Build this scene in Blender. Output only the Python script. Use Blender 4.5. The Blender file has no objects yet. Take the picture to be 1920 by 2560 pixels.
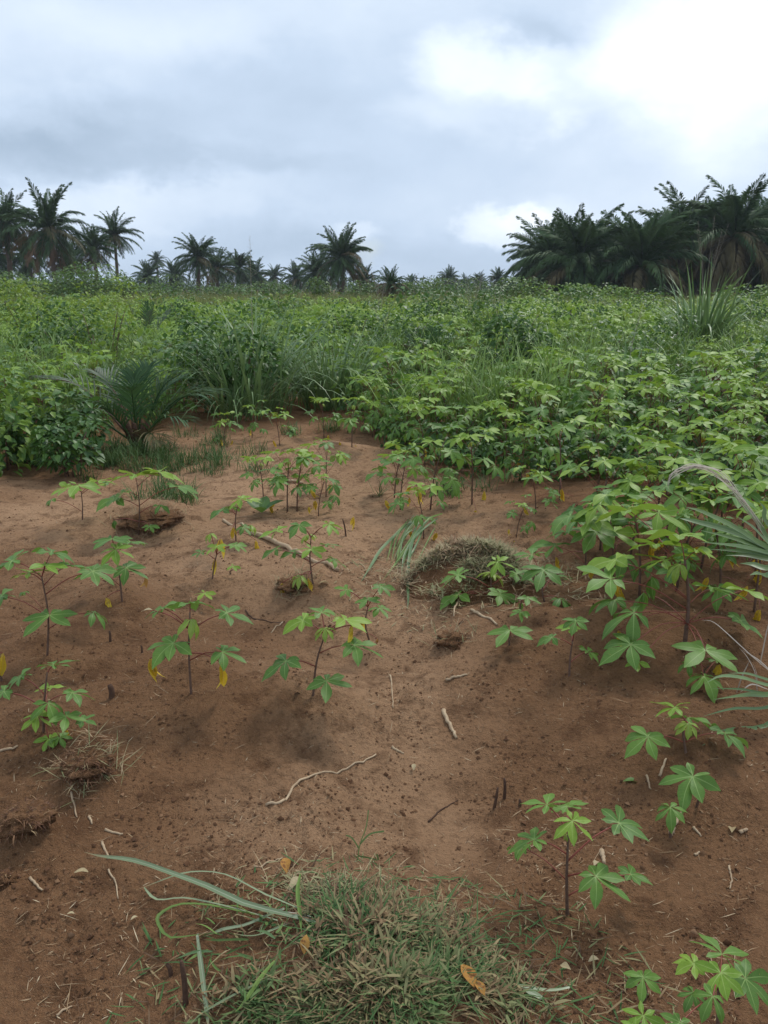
import bpy, math, random
import numpy as np
from mathutils import Matrix, Vector
S = bpy.context.scene
COL = S.collection
R = math.radians
rng = np.random.default_rng(7)
random.seed(7)

# ------------------------------------------------------------------ camera
CAM_H, PITCH, FOV = 1.6, R(15.9), R(66.0)
FPX = 1280 / math.tan(FOV / 2)          # focal length in photo pixels
cam = bpy.data.cameras.new('camera'); camo = bpy.data.objects.new('camera', cam); COL.objects.link(camo)
camo.location = (0, 0, CAM_H); camo.rotation_euler = (R(90) - PITCH, 0, 0)
cam.sensor_fit = 'VERTICAL'; cam.angle = FOV; cam.clip_start = 0.05; cam.clip_end = 12000
S.camera = camo
S.view_settings.view_transform = 'Standard'; S.view_settings.look = 'None'
S.view_settings.exposure = 0.48; S.view_settings.gamma = 1.0
S.view_settings.use_curve_mapping = False
S.cycles.volume_bounces = 0
S.cycles.max_bounces = 6; S.cycles.diffuse_bounces = 3; S.cycles.glossy_bounces = 2
S.cycles.transmission_bounces = 3; S.cycles.transparent_max_bounces = 4

CP, SP = math.cos(PITCH), math.sin(PITCH)
def ray(px, py):
    a, b = (px - 960) / FPX, -(py - 1280) / FPX
    return np.array([a, CP + b * SP, -SP + b * CP])
def at_depth(px, py, Y):
    d = ray(px, py); return np.array([0, 0, CAM_H]) + d * (Y / d[1])

# ------------------------------------------------------------------ world
SUN_EL, SUN_AZ = R(52), R(35)            # azimuth clockwise from +Y (the view direction)
class NT:
    """small node-building helper"""
    def __init__(s, tree): s.t = tree; s.N = tree.nodes; s.L = tree.links
    def n(s, typ, **kw):
        o = s.N.new(typ)
        for k, v in kw.items(): setattr(o, k, v)
        return o
    def put(s, sock, v):
        if isinstance(v, bpy.types.NodeSocket): s.L.new(v, sock)
        elif v is not None: sock.default_value = v
    def m(s, op, a, b=None, c=None, clamp=False):
        o = s.n('ShaderNodeMath', operation=op); o.use_clamp = clamp
        for i, v in enumerate((a, b, c)):
            if v is not None: s.put(o.inputs[i], v)
        return o.outputs[0]
    def ss(s, v, lo, hi):
        o = s.n('ShaderNodeMapRange', interpolation_type='SMOOTHSTEP')
        s.put(o.inputs[0], v); s.put(o.inputs[1], lo); s.put(o.inputs[2], hi); return o.outputs[0]
    def noise(s, vec, scale, detail=4, rough=.55, lac=2.0):
        o = s.n('ShaderNodeTexNoise'); s.put(o.inputs['Vector'], vec)
        o.inputs['Scale'].default_value = scale; o.inputs['Detail'].default_value = detail
        o.inputs['Roughness'].default_value = rough; o.inputs['Lacunarity'].default_value = lac
        return o.outputs['Fac'], o.outputs['Color']
    def mix(s, f, a, b, mode='MIX'):
        o = s.n('ShaderNodeMix', data_type='RGBA', blend_type=mode); s.put(o.inputs[0], f)
        for i, v in ((6, a), (7, b)):
            if not isinstance(v, bpy.types.NodeSocket): v = (*v[:3], 1)
            s.put(o.inputs[i], v)
        return o.outputs[2]
    def ramp(s, f, stops, interp='LINEAR'):
        o = s.n('ShaderNodeValToRGB'); s.put(o.inputs[0], f); cr = o.color_ramp; cr.interpolation = interp
        while len(cr.elements) < len(stops): cr.elements.new(.5)
        for e, (p, c) in zip(cr.elements, stops): e.position = p; e.color = (*c, 1)
        return o.outputs[0]

W = bpy.data.worlds.new('World'); S.world = W; W.use_nodes = True
wt = NT(W.node_tree); W.node_tree.nodes.clear()
sky = wt.n('ShaderNodeTexSky', sky_type='NISHITA'); sky.sun_disc = False
sky.sun_elevation = SUN_EL; sky.sun_rotation = SUN_AZ
tc = wt.n('ShaderNodeTexCoord'); sep = wt.n('ShaderNodeSeparateXYZ'); wt.L.new(tc.outputs['Generated'], sep.inputs[0])
dx, dy, dz = sep.outputs
U = wt.m('ARCTAN2', dx, dy); V_ = wt.m('ARCSINE', dz)
cv = wt.n('ShaderNodeCombineXYZ'); wt.put(cv.inputs[0], dx); wt.put(cv.inputs[1], dy); wt.put(cv.inputs[2], wt.m('MULTIPLY', dz, 1.7))
n1, _ = wt.noise(cv.outputs[0], 2.6, 7, .5)
n2, n2c = wt.noise(cv.outputs[0], 5.0, 6, .6)
n3, _ = wt.noise(cv.outputs[0], 13.0, 5, .6)
sp2 = wt.n('ShaderNodeSeparateColor'); wt.L.new(n2c, sp2.inputs[0])
Up = wt.m('ADD', U, wt.m('MULTIPLY', wt.m('SUBTRACT', sp2.outputs[0], .5), .22))
Vp = wt.m('ADD', V_, wt.m('MULTIPLY', wt.m('SUBTRACT', sp2.outputs[1], .5), .13))
_, n4c = wt.noise(cv.outputs[0], 17.0, 6, .62); sp4 = wt.n('ShaderNodeSeparateColor'); wt.L.new(n4c, sp4.inputs[0])
Up = wt.m('ADD', Up, wt.m('MULTIPLY', wt.m('SUBTRACT', sp4.outputs[0], .5), .04)); Vp = wt.m('ADD', Vp, wt.m('MULTIPLY', wt.m('SUBTRACT', sp4.outputs[1], .5), .03))
def skyuv(px, py):
    d = ray(px, py); d = d / np.linalg.norm(d); return math.atan2(d[0], d[1]), math.asin(d[2])
B = wt.m('ADD', .60, wt.m('MULTIPLY', wt.m('SUBTRACT', n1, .5), .38))
B = wt.m('ADD', B, wt.m('MULTIPLY', wt.m('SUBTRACT', n3, .5), .12))
def blob(px, py, rx, ry, amp, hard=0.0):
    global B
    u0, v0 = skyuv(px, py)
    a = wt.m('DIVIDE', wt.m('SUBTRACT', Up, u0), rx / FPX); b = wt.m('DIVIDE', wt.m('SUBTRACT', Vp, v0), ry / FPX)
    d = wt.m('SQRT', wt.m('ADD', wt.m('MULTIPLY', a, a), wt.m('MULTIPLY', b, b)))
    B = wt.m('ADD', B, wt.m('MULTIPLY', wt.ss(d, 1.0, hard), amp))
# cloud masses, where they stand in the sky (centre and radii given as seen in the photograph)
for bl in [(150, 345, 620, 110, -.24), (30, 390, 420, 70, -.10, .3), (560, 425, 420, 45, -.12), (620, 250, 420, 130, -.10),
           (250, 60, 560, 130, .12), (900, 40, 420, 110, .07), (1830, 90, 440, 240, .34, .15), (1230, 165, 230, 95, .24, .3), (1500, 230, 420, 140, .10), (1400, 60, 160, 60, -.12),
           (1290, 545, 130, 60, .20, .5), (1400, 520, 180, 70, .10), (930, 570, 80, 38, .14, .4), (1650, 450, 420, 120, .10), (1830, 330, 260, 120, .15),
           (300, 500, 700, 60, .05), (800, 640, 1200, 120, -.17), (1100, 300, 220, 70, .12), (1350, 290, 80, 60, .16)]:
    blob(*bl)
B = wt.m('ADD', B, wt.m('MULTIPLY', wt.ss(V_, .32, 1.1), .10))
cl = wt.ramp(B, [(0.0, (.21, .275, .36)), (.30, (.305, .39, .50)), (.56, (.445, .54, .67)), (.80, (.63, .71, .81)), (1.0, (.86, .90, .94))])
gain = wt.n('ShaderNodeVectorMath', operation='SCALE'); wt.L.new(cl, gain.inputs[0]); gain.inputs[3].default_value = 10.0
cover = wt.m('SUBTRACT', 1.0, wt.m('MULTIPLY', wt.ss(n2, .62, .75), .30))
colr = wt.mix(cover, sky.outputs[0], gain.outputs[0])
bg = wt.n('ShaderNodeBackground'); wt.L.new(colr, bg.inputs[0]); bg.inputs[1].default_value = 0.1
wo = wt.n('ShaderNodeOutputWorld'); wt.L.new(bg.outputs[0], wo.inputs[0])

sun = bpy.data.lights.new('sun', 'SUN'); sun.energy = 1.5; sun.angle = R(12); sun.color = (1, .96, .9)
suno = bpy.data.objects.new('sun', sun); COL.objects.link(suno)
sd = Vector((math.sin(SUN_AZ) * math.cos(SUN_EL), math.cos(SUN_AZ) * math.cos(SUN_EL), math.sin(SUN_EL)))
suno.rotation_euler = sd.to_track_quat('Z', 'Y').to_euler(); suno.location = sd * 50

# ------------------------------------------------------------------ materials
def new_mat(name):
    m = bpy.data.materials.new(name); m.use_nodes = True; m.node_tree.nodes.clear()
    t = NT(m.node_tree); out = t.n('ShaderNodeOutputMaterial'); return m, t, out
def luv(t):
    a = t.n('ShaderNodeAttribute', attribute_name='luv'); s = t.n('ShaderNodeSeparateXYZ'); t.L.new(a.outputs['Vector'], s.inputs[0])
    return s.outputs
def rand_of(t):
    oi = t.n('ShaderNodeObjectInfo'); z = luv(t)[2]
    return t.m('FRACT', t.m('ADD', oi.outputs['Random'], z))
def leaf_mat(name, c1, c2, vein=None, trans=.25, rough=.45, spec=.35, back=1.25, mottle=None, ribs=0.0, vw=.012, mth=(.52, .66), mscale=5.0, tip=None):
    m, t, out = new_mat(name)
    u, v, z = luv(t); r = rand_of(t)
    col = t.mix(r, c1, c2)
    g = t.n('ShaderNodeNewGeometry')
    tcn = t.n('ShaderNodeTexCoord')
    nz, _ = t.noise(tcn.outputs['Object'], 9.0, 3)
    hs = t.n('ShaderNodeHueSaturation'); t.put(hs.inputs['Color'], col)
    t.put(hs.inputs['Value'], t.m('ADD', .72, t.m('MULTIPLY', nz, .56))); col = hs.outputs[0]
    if mottle:
        f = t.ss(t.noise(tcn.outputs['Object'], mscale, 4)[0], *mth); col = t.mix(f, col, mottle)
    if tip: col = t.mix(t.ss(t.m('ADD', v, t.m('MULTIPLY', nz, .3)), .90, 1.10), col, tip)
    if vein:
        au = t.m('ABSOLUTE', u)
        w = t.m('ADD', vw * .35, t.m('MULTIPLY', t.m('SUBTRACT', 1.0, v), vw * .8))
        mid = t.m('SUBTRACT', 1.0, t.ss(t.m('DIVIDE', au, w), .5, 1.2))
        cen = t.m('SUBTRACT', 1.0, t.ss(v, .02, .10))
        sv = t.m('SINE', t.m('MULTIPLY', t.m('SUBTRACT', v, t.m('MULTIPLY', au, 1.1)), 85.0))
        col = t.mix(t.m('MULTIPLY', t.ss(sv, .82, 1.0), .16), col, vein)
        col = t.mix(t.m('MULTIPLY', t.m('MAXIMUM', mid, cen), .8), col, vein)
    elif ribs:
        sv = t.m('SINE', t.m('MULTIPLY', u, ribs)); col = t.mix(t.m('MULTIPLY', t.ss(sv, .2, 1.0), .22), col, tuple(min(1, x * 1.9 + .02) for x in c2))
    col = t.mix(g.outputs['Backfacing'], col, t.mix(.5, col, tuple(min(1, x * back + .02) for x in c2)))
    p = t.n('ShaderNodeBsdfPrincipled'); t.put(p.inputs['Base Color'], col)
    p.inputs['Roughness'].default_value = rough; p.inputs['Specular IOR Level'].default_value = spec
    tr = t.n('ShaderNodeBsdfTranslucent'); t.put(tr.inputs[0], t.mix(.5, col, tuple(x * 1.3 for x in c2)))
    mx = t.n('ShaderNodeMixShader'); mx.inputs[0].default_value = trans
    t.L.new(p.outputs[0], mx.inputs[1]); t.L.new(tr.outputs[0], mx.inputs[2]); t.L.new(mx.outputs[0], out.inputs[0])
    return m
def solid_mat(name, c1, c2, scale=30, rough=.85, spec=.2, bump=.3, ramp=None, stretch=None):
    m, t, out = new_mat(name); tcn = t.n('ShaderNodeTexCoord'); vec = tcn.outputs['Object']
    if stretch:
        mp = t.n('ShaderNodeMapping'); t.L.new(vec, mp.inputs[0]); mp.inputs['Scale'].default_value = stretch; vec = mp.outputs[0]
    nz, _ = t.noise(vec, scale, 5, .6); r = rand_of(t)
    if ramp:
        col = t.ramp(r, ramp); hs = t.n('ShaderNodeHueSaturation'); t.put(hs.inputs['Color'], col)
        t.put(hs.inputs['Value'], t.m('ADD', .7, t.m('MULTIPLY', nz, .6))); col = hs.outputs[0]
    else:
        col = t.mix(t.m('ADD', t.m('MULTIPLY', t.ss(nz, .3, .7), .7), t.m('MULTIPLY', r, .3)), c1, c2)
    p = t.n('ShaderNodeBsdfPrincipled'); t.put(p.inputs['Base Color'], col)
    p.inputs['Roughness'].default_value = rough; p.inputs['Specular IOR Level'].default_value = spec
    if bump:
        b = t.n('ShaderNodeBump'); b.inputs['Strength'].default_value = bump; b.inputs['Distance'].default_value = .01
        t.put(b.inputs['Height'], nz); t.L.new(b.outputs[0], p.inputs['Normal'])
    t.L.new(p.outputs[0], out.inputs[0]); return m

M = {}
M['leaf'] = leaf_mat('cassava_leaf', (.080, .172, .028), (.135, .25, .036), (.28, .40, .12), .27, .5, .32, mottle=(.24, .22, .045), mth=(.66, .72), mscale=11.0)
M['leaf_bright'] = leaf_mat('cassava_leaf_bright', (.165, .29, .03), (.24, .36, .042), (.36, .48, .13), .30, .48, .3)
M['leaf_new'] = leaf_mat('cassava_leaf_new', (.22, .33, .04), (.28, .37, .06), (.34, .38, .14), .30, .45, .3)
M['leaf_yellow'] = leaf_mat('cassava_leaf_yellow', (.60, .40, .025), (.68, .50, .05), (.6, .45, .15), .30, .6, .2, mottle=(.36, .22, .03))
M['leaf_brown'] = leaf_mat('dead_leaf', (.42, .20, .045), (.5, .27, .07), (.5, .3, .12), .2, .7, .2, mottle=(.22, .09, .03))
M['leaf_pale'] = leaf_mat('pale_leaf', (.33, .25, .13), (.42, .34, .20), None, .15, .7, .2)
M['leaf_far'] = leaf_mat('far_leaf', (.06, .135, .022), (.17, .27, .032), None, .25, .55, .25)
M['petiole'] = solid_mat('petiole', (.20, .035, .03), (.26, .08, .04), 40, .5, .4, 0)
M['stem'] = solid_mat('cassava_stem', (.10, .06, .04), (.17, .10, .07), 60, .7, .3, .4)
M['grass'] = leaf_mat('grass_blade', (.08, .15, .03), (.17, .255, .055), None, .25, .5, .3, ribs=2.0)
M['grass_blue'] = leaf_mat('grass_blade_bluish', (.075, .145, .048), (.16, .235, .085), None, .22, .42, .4, ribs=9.0)
M['cut_blade'] = leaf_mat('cut_grass_blade', (.17, .22, .11), (.24, .29, .16), (.40, .44, .30), .15, .45, .35, vw=.16, tip=(.30, .20, .09))
M['short_grass'] = leaf_mat('short_grass', (.035, .085, .022), (.08, .13, .035), None, .25, .6, .2)
M['meadow'] = leaf_mat('meadow_grass', (.12, .18, .04), (.22, .225, .075), None, .25, .6, .2)
M['bush'] = leaf_mat('bush_leaf', (.03, .082, .016), (.08, .165, .026), (.10, .18, .06), .22, .45, .35, vw=.03)
M['bush_bright'] = leaf_mat('bush_leaf_bright', (.12, .22, .025), (.24, .32, .04), None, .3, .45, .3)
M['bush_mid'] = leaf_mat('bush_leaf_mixed', (.05, .125, .024), (.19, .29, .04), (.2, .28, .08), .28, .45, .3, vw=.03)
M['bush_far'] = leaf_mat('far_bush_leaf', (.045, .105, .018), (.12, .20, .03), None, .2, .5, .3)
M['wood_far'] = leaf_mat('far_wood_leaf', (.03, .062, .028), (.05, .09, .035), None, .2, .6, .2)
M['palm'] = leaf_mat('palm_frond', (.024, .060, .019), (.058, .105, .033), None, .15, .6, .14)
M['palm_old'] = leaf_mat('palm_frond_old', (.085, .085, .032), (.13, .10, .045), None, .12, .6, .2)
M['palm_dead'] = leaf_mat('palm_frond_dead', (.12, .075, .04), (.19, .12, .07), None, .1, .8, .1)
M['sapling'] = leaf_mat('sapling_leaflet', (.026, .072, .022), (.055, .115, .032), None, .18, .45, .35, ribs=3.0)
M['sapling_grey'] = leaf_mat('sapling_leaflet_grey', (.06, .095, .05), (.11, .14, .085), None, .12, .5, .3)
M['trunk'] = solid_mat('palm_trunk', (.085, .065, .05), (.18, .15, .12), 4, .9, .1, .6)
M['wood'] = solid_mat('dry_stick', (.30, .20, .12), (.48, .36, .23), 30, .8, .2, .4, stretch=(1, 1, 1))
M['wood_dark'] = solid_mat('dark_stub', (.07, .04, .028), (.12, .07, .045), 40, .9, .1, .5)
M['straw_grey'] = leaf_mat('dry_grey_blade', (.36, .30, .24), (.46, .40, .33), None, .1, .8, .1, ribs=12.0)
M['weed'] = solid_mat('cut_weeds', None, None, 25, .7, .2, 0, ramp=[(0, (.035, .085, .022)), (.38, (.075, .135, .038)), (.56, (.14, .165, .065)), (.72, (.27, .20, .10)), (.86, (.18, .11, .055)), (1, (.09, .048, .026))])
M['weed_dry'] = solid_mat('dry_weeds', None, None, 25, .8, .2, 0, ramp=[(0, (.15, .18, .075)), (.3, (.28, .25, .13)), (.6, (.38, .28, .165)), (.85, (.24, .14, .08)), (1, (.13, .065, .038))])
M['root'] = solid_mat('root_fibre', None, None, 25, .9, .1, 0, ramp=[(0, (.07, .035, .022)), (.5, (.14, .07, .045)), (.8, (.24, .13, .07)), (1, (.34, .24, .13))])
M['straw'] = solid_mat('straw', None, None, 40, .8, .2, 0, ramp=[(0, (.09, .048, .025)), (.45, (.17, .10, .055)), (.78, (.33, .22, .12)), (1, (.5, .4, .26))])
M['crumb'] = solid_mat('soil_crumb', None, None, 60, .95, .05, 0, ramp=[(0, (.075, .038, .021)), (.5, (.12, .062, .034)), (.85, (.15, .08, .042)), (1, (.24, .14, .08))])

m, t, out = new_mat('soil')
tcn = t.n('ShaderNodeTexCoord'); P = tcn.outputs['Object']
dry = t.n('ShaderNodeAttribute', attribute_name='dry').outputs['Fac']
a1, _ = t.noise(P, 1.3, 5, .6); a2, _ = t.noise(P, 7, 5, .65); a3, _ = t.noise(P, 45, 4, .7); a4, _ = t.noise(P, 190, 3, .75); a5, _ = t.noise(P, 19, 5, .7)
col = t.mix(t.ss(t.m('ADD', dry, t.m('MULTIPLY', t.m('SUBTRACT', a1, .5), .9)), .15, .85), (.232, .121, .060), (.465, .280, .158))
col = t.mix(t.m('MULTIPLY', t.ss(a2, .48, .68), .65), col, (.105, .050, .025))
col = t.mix(t.m('MULTIPLY', t.ss(a5, .56, .74), .50), col, (.078, .038, .020))
col = t.mix(t.m('MULTIPLY', t.ss(a3, .52, .66), .38), col, (.085, .042, .023))
col = t.mix(t.m('MULTIPLY', t.ss(a4, .56, .72), .50), col, (.42, .28, .16))
col = t.mix(t.m('MULTIPLY', t.ss(a4, .44, .30), .40), col, (.10, .052, .028))
p = t.n('ShaderNodeBsdfPrincipled'); t.put(p.inputs['Base Color'], col); p.inputs['Roughness'].default_value = .95; p.inputs['Specular IOR Level'].default_value = .08
b = t.n('ShaderNodeBump'); b.inputs['Strength'].default_value = 1.0; b.inputs['Distance'].default_value = .028
t.put(b.inputs['Height'], t.m('ADD', t.m('ADD', a3, t.m('MULTIPLY', a5, .8)), t.m('MULTIPLY', a4, .4))); t.L.new(b.outputs[0], p.inputs['Normal']); t.L.new(p.outputs[0], out.inputs[0])
M['soil'] = m

# ------------------------------------------------------------------ numpy noise and mesh tools
_perm = np.random.default_rng(3).permutation(512); _ang = np.random.default_rng(4).random(512) * 2 * np.pi
def pn(x, y):
    xi, yi = np.floor(x).astype(int), np.floor(y).astype(int); xf, yf = x - xi, y - yi
    def g(i, j, fx, fy):
        a = _ang[_perm[(_perm[i & 511] + j) & 511]]; return np.cos(a) * fx + np.sin(a) * fy
    u, v = xf * xf * xf * (xf * (xf * 6 - 15) + 10), yf * yf * yf * (yf * (yf * 6 - 15) + 10)
    a = g(xi, yi, xf, yf) * (1 - u) + g(xi + 1, yi, xf - 1, yf) * u
    b = g(xi, yi + 1, xf, yf - 1) * (1 - u) + g(xi + 1, yi + 1, xf - 1, yf - 1) * u
    return a * (1 - v) + b * v
def flat(px, py):
    d = ray(px, py); k = -CAM_H / d[2]; return d[0] * k, d[1] * k
MOUNDS = []          # x, y, radius, height
def mound(px, py, r, h): x, y = flat(px, py); MOUNDS.append((x, y, r, h))
for a in [(1190, 1440, .34, .05), (370, 1300, .34, .17), (235, 1935, .10, .055), (75, 2110, .10, .05), (840, 1165, .55, .22), (960, 2470, .36, .07),
          (480, 1740, .28, .05), (781, 1752, .25, .05), (116, 1636, .30, .05), (110, 1840, .25, .05), (620, 1830, .45, .05), (1300, 1610, .5, .06), (1712, 1620, .5, .07),
          (1400, 1990, .5, -.05), (900, 1950, .45, -.04), (780, 1480, .35, .06), (300, 1520, .3, .06), (1540, 1300, .8, .08), (1740, 1900, .4, .05), (1000, 1620, .5, -.05), (640, 1380, .5, .05)]:
    mound(*a)
MOUNDS = [(a_, b_, c_, d_ * (1.7 if d_ < .1 else 1)) for a_, b_, c_, d_ in MOUNDS]
for a in [(1420, 2285), (478, 1735), (781, 1752), (116, 1638), (108, 1836), (1718, 1897), (1712, 1610), (530, 1467), (784, 1473), (590, 1352), (306, 1511), (1229, 1500), (926, 1598), (1366, 1505), (205, 1300), (1423, 1696), (1461, 1436), (718, 1283), (742, 1280), (1795, 2640)]: mound(*a, .075, .022)
def H(x, y):
    x = np.asarray(x, float); y = np.asarray(y, float)
    r = np.hypot(x, y); near = np.clip((26 - r) / 14, 0, 1)
    z = .055 * pn(x * .8 + 9, y * .8) + near * (.055 * pn(x * 1.9 + 3, y * 1.9 + 5) + .022 * pn(x * 2.3 + 8, y * 6.0 + 1))
    c = np.abs(pn(x * 5.2 + 1, y * 5.2)); z += near * .020 * (.25 - c)
    mask = np.clip(pn(x * 1.6 + 31, y * 1.6 + 7) * 2.2 + .55, .15, 1.3)
    z += near * mask * (.017 * pn(x * 11, y * 11 + 2) + .020 * np.maximum(0, pn(x * 19 + 7, y * 19)) + .010 * pn(x * 37, y * 37) + .006 * pn(x * 71, y * 71))
    for mx, my, mr, mh in MOUNDS:
        d2 = ((x - mx) ** 2 + (y - my) ** 2) / (mr * mr); z += mh * np.exp(-d2)
    return z
def ground(px, py):
    x, y = flat(px, py)
    for _ in range(6):
        z = float(H(x, y)); d = ray(px, py); k = (z - CAM_H) / d[2]; x, y = d[0] * k, d[1] * k
    return np.array([x, y, float(H(x, y))])

def mesh(name, V, quads=None, tris=None, mats=(), L=None, midx=None, smooth=True):
    V = np.asarray(V, np.float32); quads = np.zeros((0, 4), int) if quads is None or len(quads) == 0 else np.asarray(quads, int)
    tris = np.zeros((0, 3), int) if tris is None or len(tris) == 0 else np.asarray(tris, int)
    me = bpy.data.meshes.new(name); nq, nt = len(quads), len(tris)
    me.vertices.add(len(V)); me.vertices.foreach_set('co', V.ravel())
    me.loops.add(nq * 4 + nt * 3); me.loops.foreach_set('vertex_index', np.concatenate([quads.ravel(), tris.ravel()]).astype(np.int32))
    me.polygons.add(nq + nt)
    st = np.concatenate([np.arange(nq) * 4, nq * 4 + np.arange(nt) * 3]).astype(np.int32); me.polygons.foreach_set('loop_start', st)
    me.polygons.foreach_set('loop_total', np.concatenate([np.full(nq, 4), np.full(nt, 3)]).astype(np.int32))
    if midx is not None: me.polygons.foreach_set('material_index', np.asarray(midx, np.int32))
    for mm in mats: me.materials.append(mm)
    me.update(calc_edges=True)
    if smooth: me.polygons.foreach_set('use_smooth', np.ones(nq + nt, bool))
    if L is not None:
        at = me.attributes.new('luv', 'FLOAT_VECTOR', 'POINT'); at.data.foreach_set('vector', np.asarray(L, np.float32).ravel())
    return me
class G:
    """geometry collector: several pieces gathered into one mesh"""
    def __init__(s): s.V, s.Q, s.T, s.L, s.mq, s.mt, s.n = [], [], [], [], [], [], 0
    def add(s, V, Q=None, T=None, L=None, mi=0):
        V = np.asarray(V, float); k = len(V); s.V.append(V)
        s.L.append(np.zeros((k, 3)) if L is None else np.asarray(L, float))
        if Q is not None and len(Q): s.Q.append(np.asarray(Q) + s.n); s.mq.append(np.full(len(Q), mi))
        if T is not None and len(T): s.T.append(np.asarray(T) + s.n); s.mt.append(np.full(len(T), mi))
        s.n += k; return s
    def geo(s):
        return (np.concatenate(s.V), np.concatenate(s.Q) if s.Q else np.zeros((0, 4), int), np.concatenate(s.T) if s.T else np.zeros((0, 3), int), np.concatenate(s.L))
    def mesh(s, name, mats, smooth=True):
        V, Q, T, L = s.geo(); mi = np.concatenate([*(s.mq or [np.zeros(0)]), *(s.mt or [np.zeros(0)])])
        return mesh(name, V, Q, T, mats, L, mi, smooth)
def spread(tpl, mats3, pos, var=None):
    """template geometry repeated under N linear maps + offsets, as one geometry"""
    V, Q, T, L = tpl; N = len(pos); k = len(V)
    VV = np.einsum('nij,kj->nki', mats3, V) + pos[:, None, :]
    off = (np.arange(N) * k)[:, None, None]
    QQ = (Q[None] + off).reshape(-1, 4) if len(Q) else Q; TT = (T[None] + off).reshape(-1, 3) if len(T) else T
    LL = np.repeat(L[None], N, 0).copy(); LL[:, :, 2] += (rng.random(N) if var is None else var)[:, None]
    return VV.reshape(-1, 3), QQ, TT, LL.reshape(-1, 3)
def rotz(a):
    c, s = np.cos(a), np.sin(a); z = np.zeros_like(c); o = np.ones_like(c)
    return np.stack([np.stack([c, -s, z], -1), np.stack([s, c, z], -1), np.stack([z, z, o], -1)], -2)
def roty(a):
    c, s = np.cos(a), np.sin(a); z = np.zeros_like(c); o = np.ones_like(c)
    return np.stack([np.stack([c, z, s], -1), np.stack([z, o, z], -1), np.stack([-s, z, c], -1)], -2)
def rotx(a):
    c, s = np.cos(a), np.sin(a); z = np.zeros_like(c); o = np.ones_like(c)
    return np.stack([np.stack([o, z, z], -1), np.stack([z, c, -s], -1), np.stack([z, s, c], -1)], -2)
def smooth_line(P, n):
    P = np.asarray(P, float); k = len(P)
    if k < 3: return np.stack([P[0] + (P[-1] - P[0]) * s for s in np.linspace(0, 1, n)])
    Q = np.vstack([2 * P[0] - P[1], P, 2 * P[-1] - P[-2]]); o = []
    for s in np.linspace(0, k - 1 - 1e-9, n):
        i = int(s); f = s - i; a, b, c, d = Q[i:i + 4]
        o.append(.5 * (2 * b + (c - a) * f + (2 * a - 5 * b + 4 * c - d) * f * f + (3 * b - a - 3 * c + d) * f ** 3))
    return np.array(o)
def tube(P, rad, sides=6, cone=False):
    P = np.asarray(P, float); n = len(P); rad = np.broadcast_to(np.asarray(rad, float), (n,))
    T = np.gradient(P, axis=0); T /= np.linalg.norm(T, axis=1)[:, None] + 1e-9
    ref = np.array([0, 0, 1.]) if abs(T[0][2]) < .9 else np.array([1., 0, 0])
    A = np.cross(T, ref); A /= np.linalg.norm(A, axis=1)[:, None] + 1e-9; Bn = np.cross(T, A)
    th = np.arange(sides) / sides * 2 * np.pi
    V = (P[:, None] + rad[:, None, None] * (np.cos(th)[None, :, None] * A[:, None] + np.sin(th)[None, :, None] * Bn[:, None])).reshape(-1, 3)
    Q = [[i * sides + j, i * sides + (j + 1) % sides, (i + 1) * sides + (j + 1) % sides, (i + 1) * sides + j] for i in range(n - 1) for j in range(sides)]
    V = np.vstack([V, P[0], P[-1]]); a = n * sides
    T3 = [[a, (j + 1) % sides, j] for j in range(sides)] + [[a + 1, (n - 1) * sides + j, (n - 1) * sides + (j + 1) % sides] for j in range(sides)]
    L = np.zeros((len(V), 3)); return V, np.array(Q), np.array(T3), L
def ribbon(P, w, fold=.25, up=(0, 0, 1), var=0.0):
    P = np.asarray(P, float); n = len(P); w = np.broadcast_to(np.asarray(w, float), (n,))
    T = np.gradient(P, axis=0); T /= np.linalg.norm(T, axis=1)[:, None] + 1e-9
    Sd = np.cross(T, np.asarray(up, float)); Sd /= np.linalg.norm(Sd, axis=1)[:, None] + 1e-6; N = np.cross(Sd, T)
    V = np.stack([P - Sd * w[:, None] + N * (fold * w)[:, None], P, P + Sd * w[:, None] + N * (fold * w)[:, None]], 1).reshape(-1, 3)
    Q = [[i * 3 + j, i * 3 + j + 1, (i + 1) * 3 + j + 1, (i + 1) * 3 + j] for i in range(n - 1) for j in range(2)]
    s = np.linspace(0, 1, n); L = np.stack([np.stack([np.full(n, q), s, np.full(n, var)], -1) for q in (-1, 0, 1)], 1).reshape(-1, 3)
    return V, np.array(Q), np.zeros((0, 3), int), L
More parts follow.
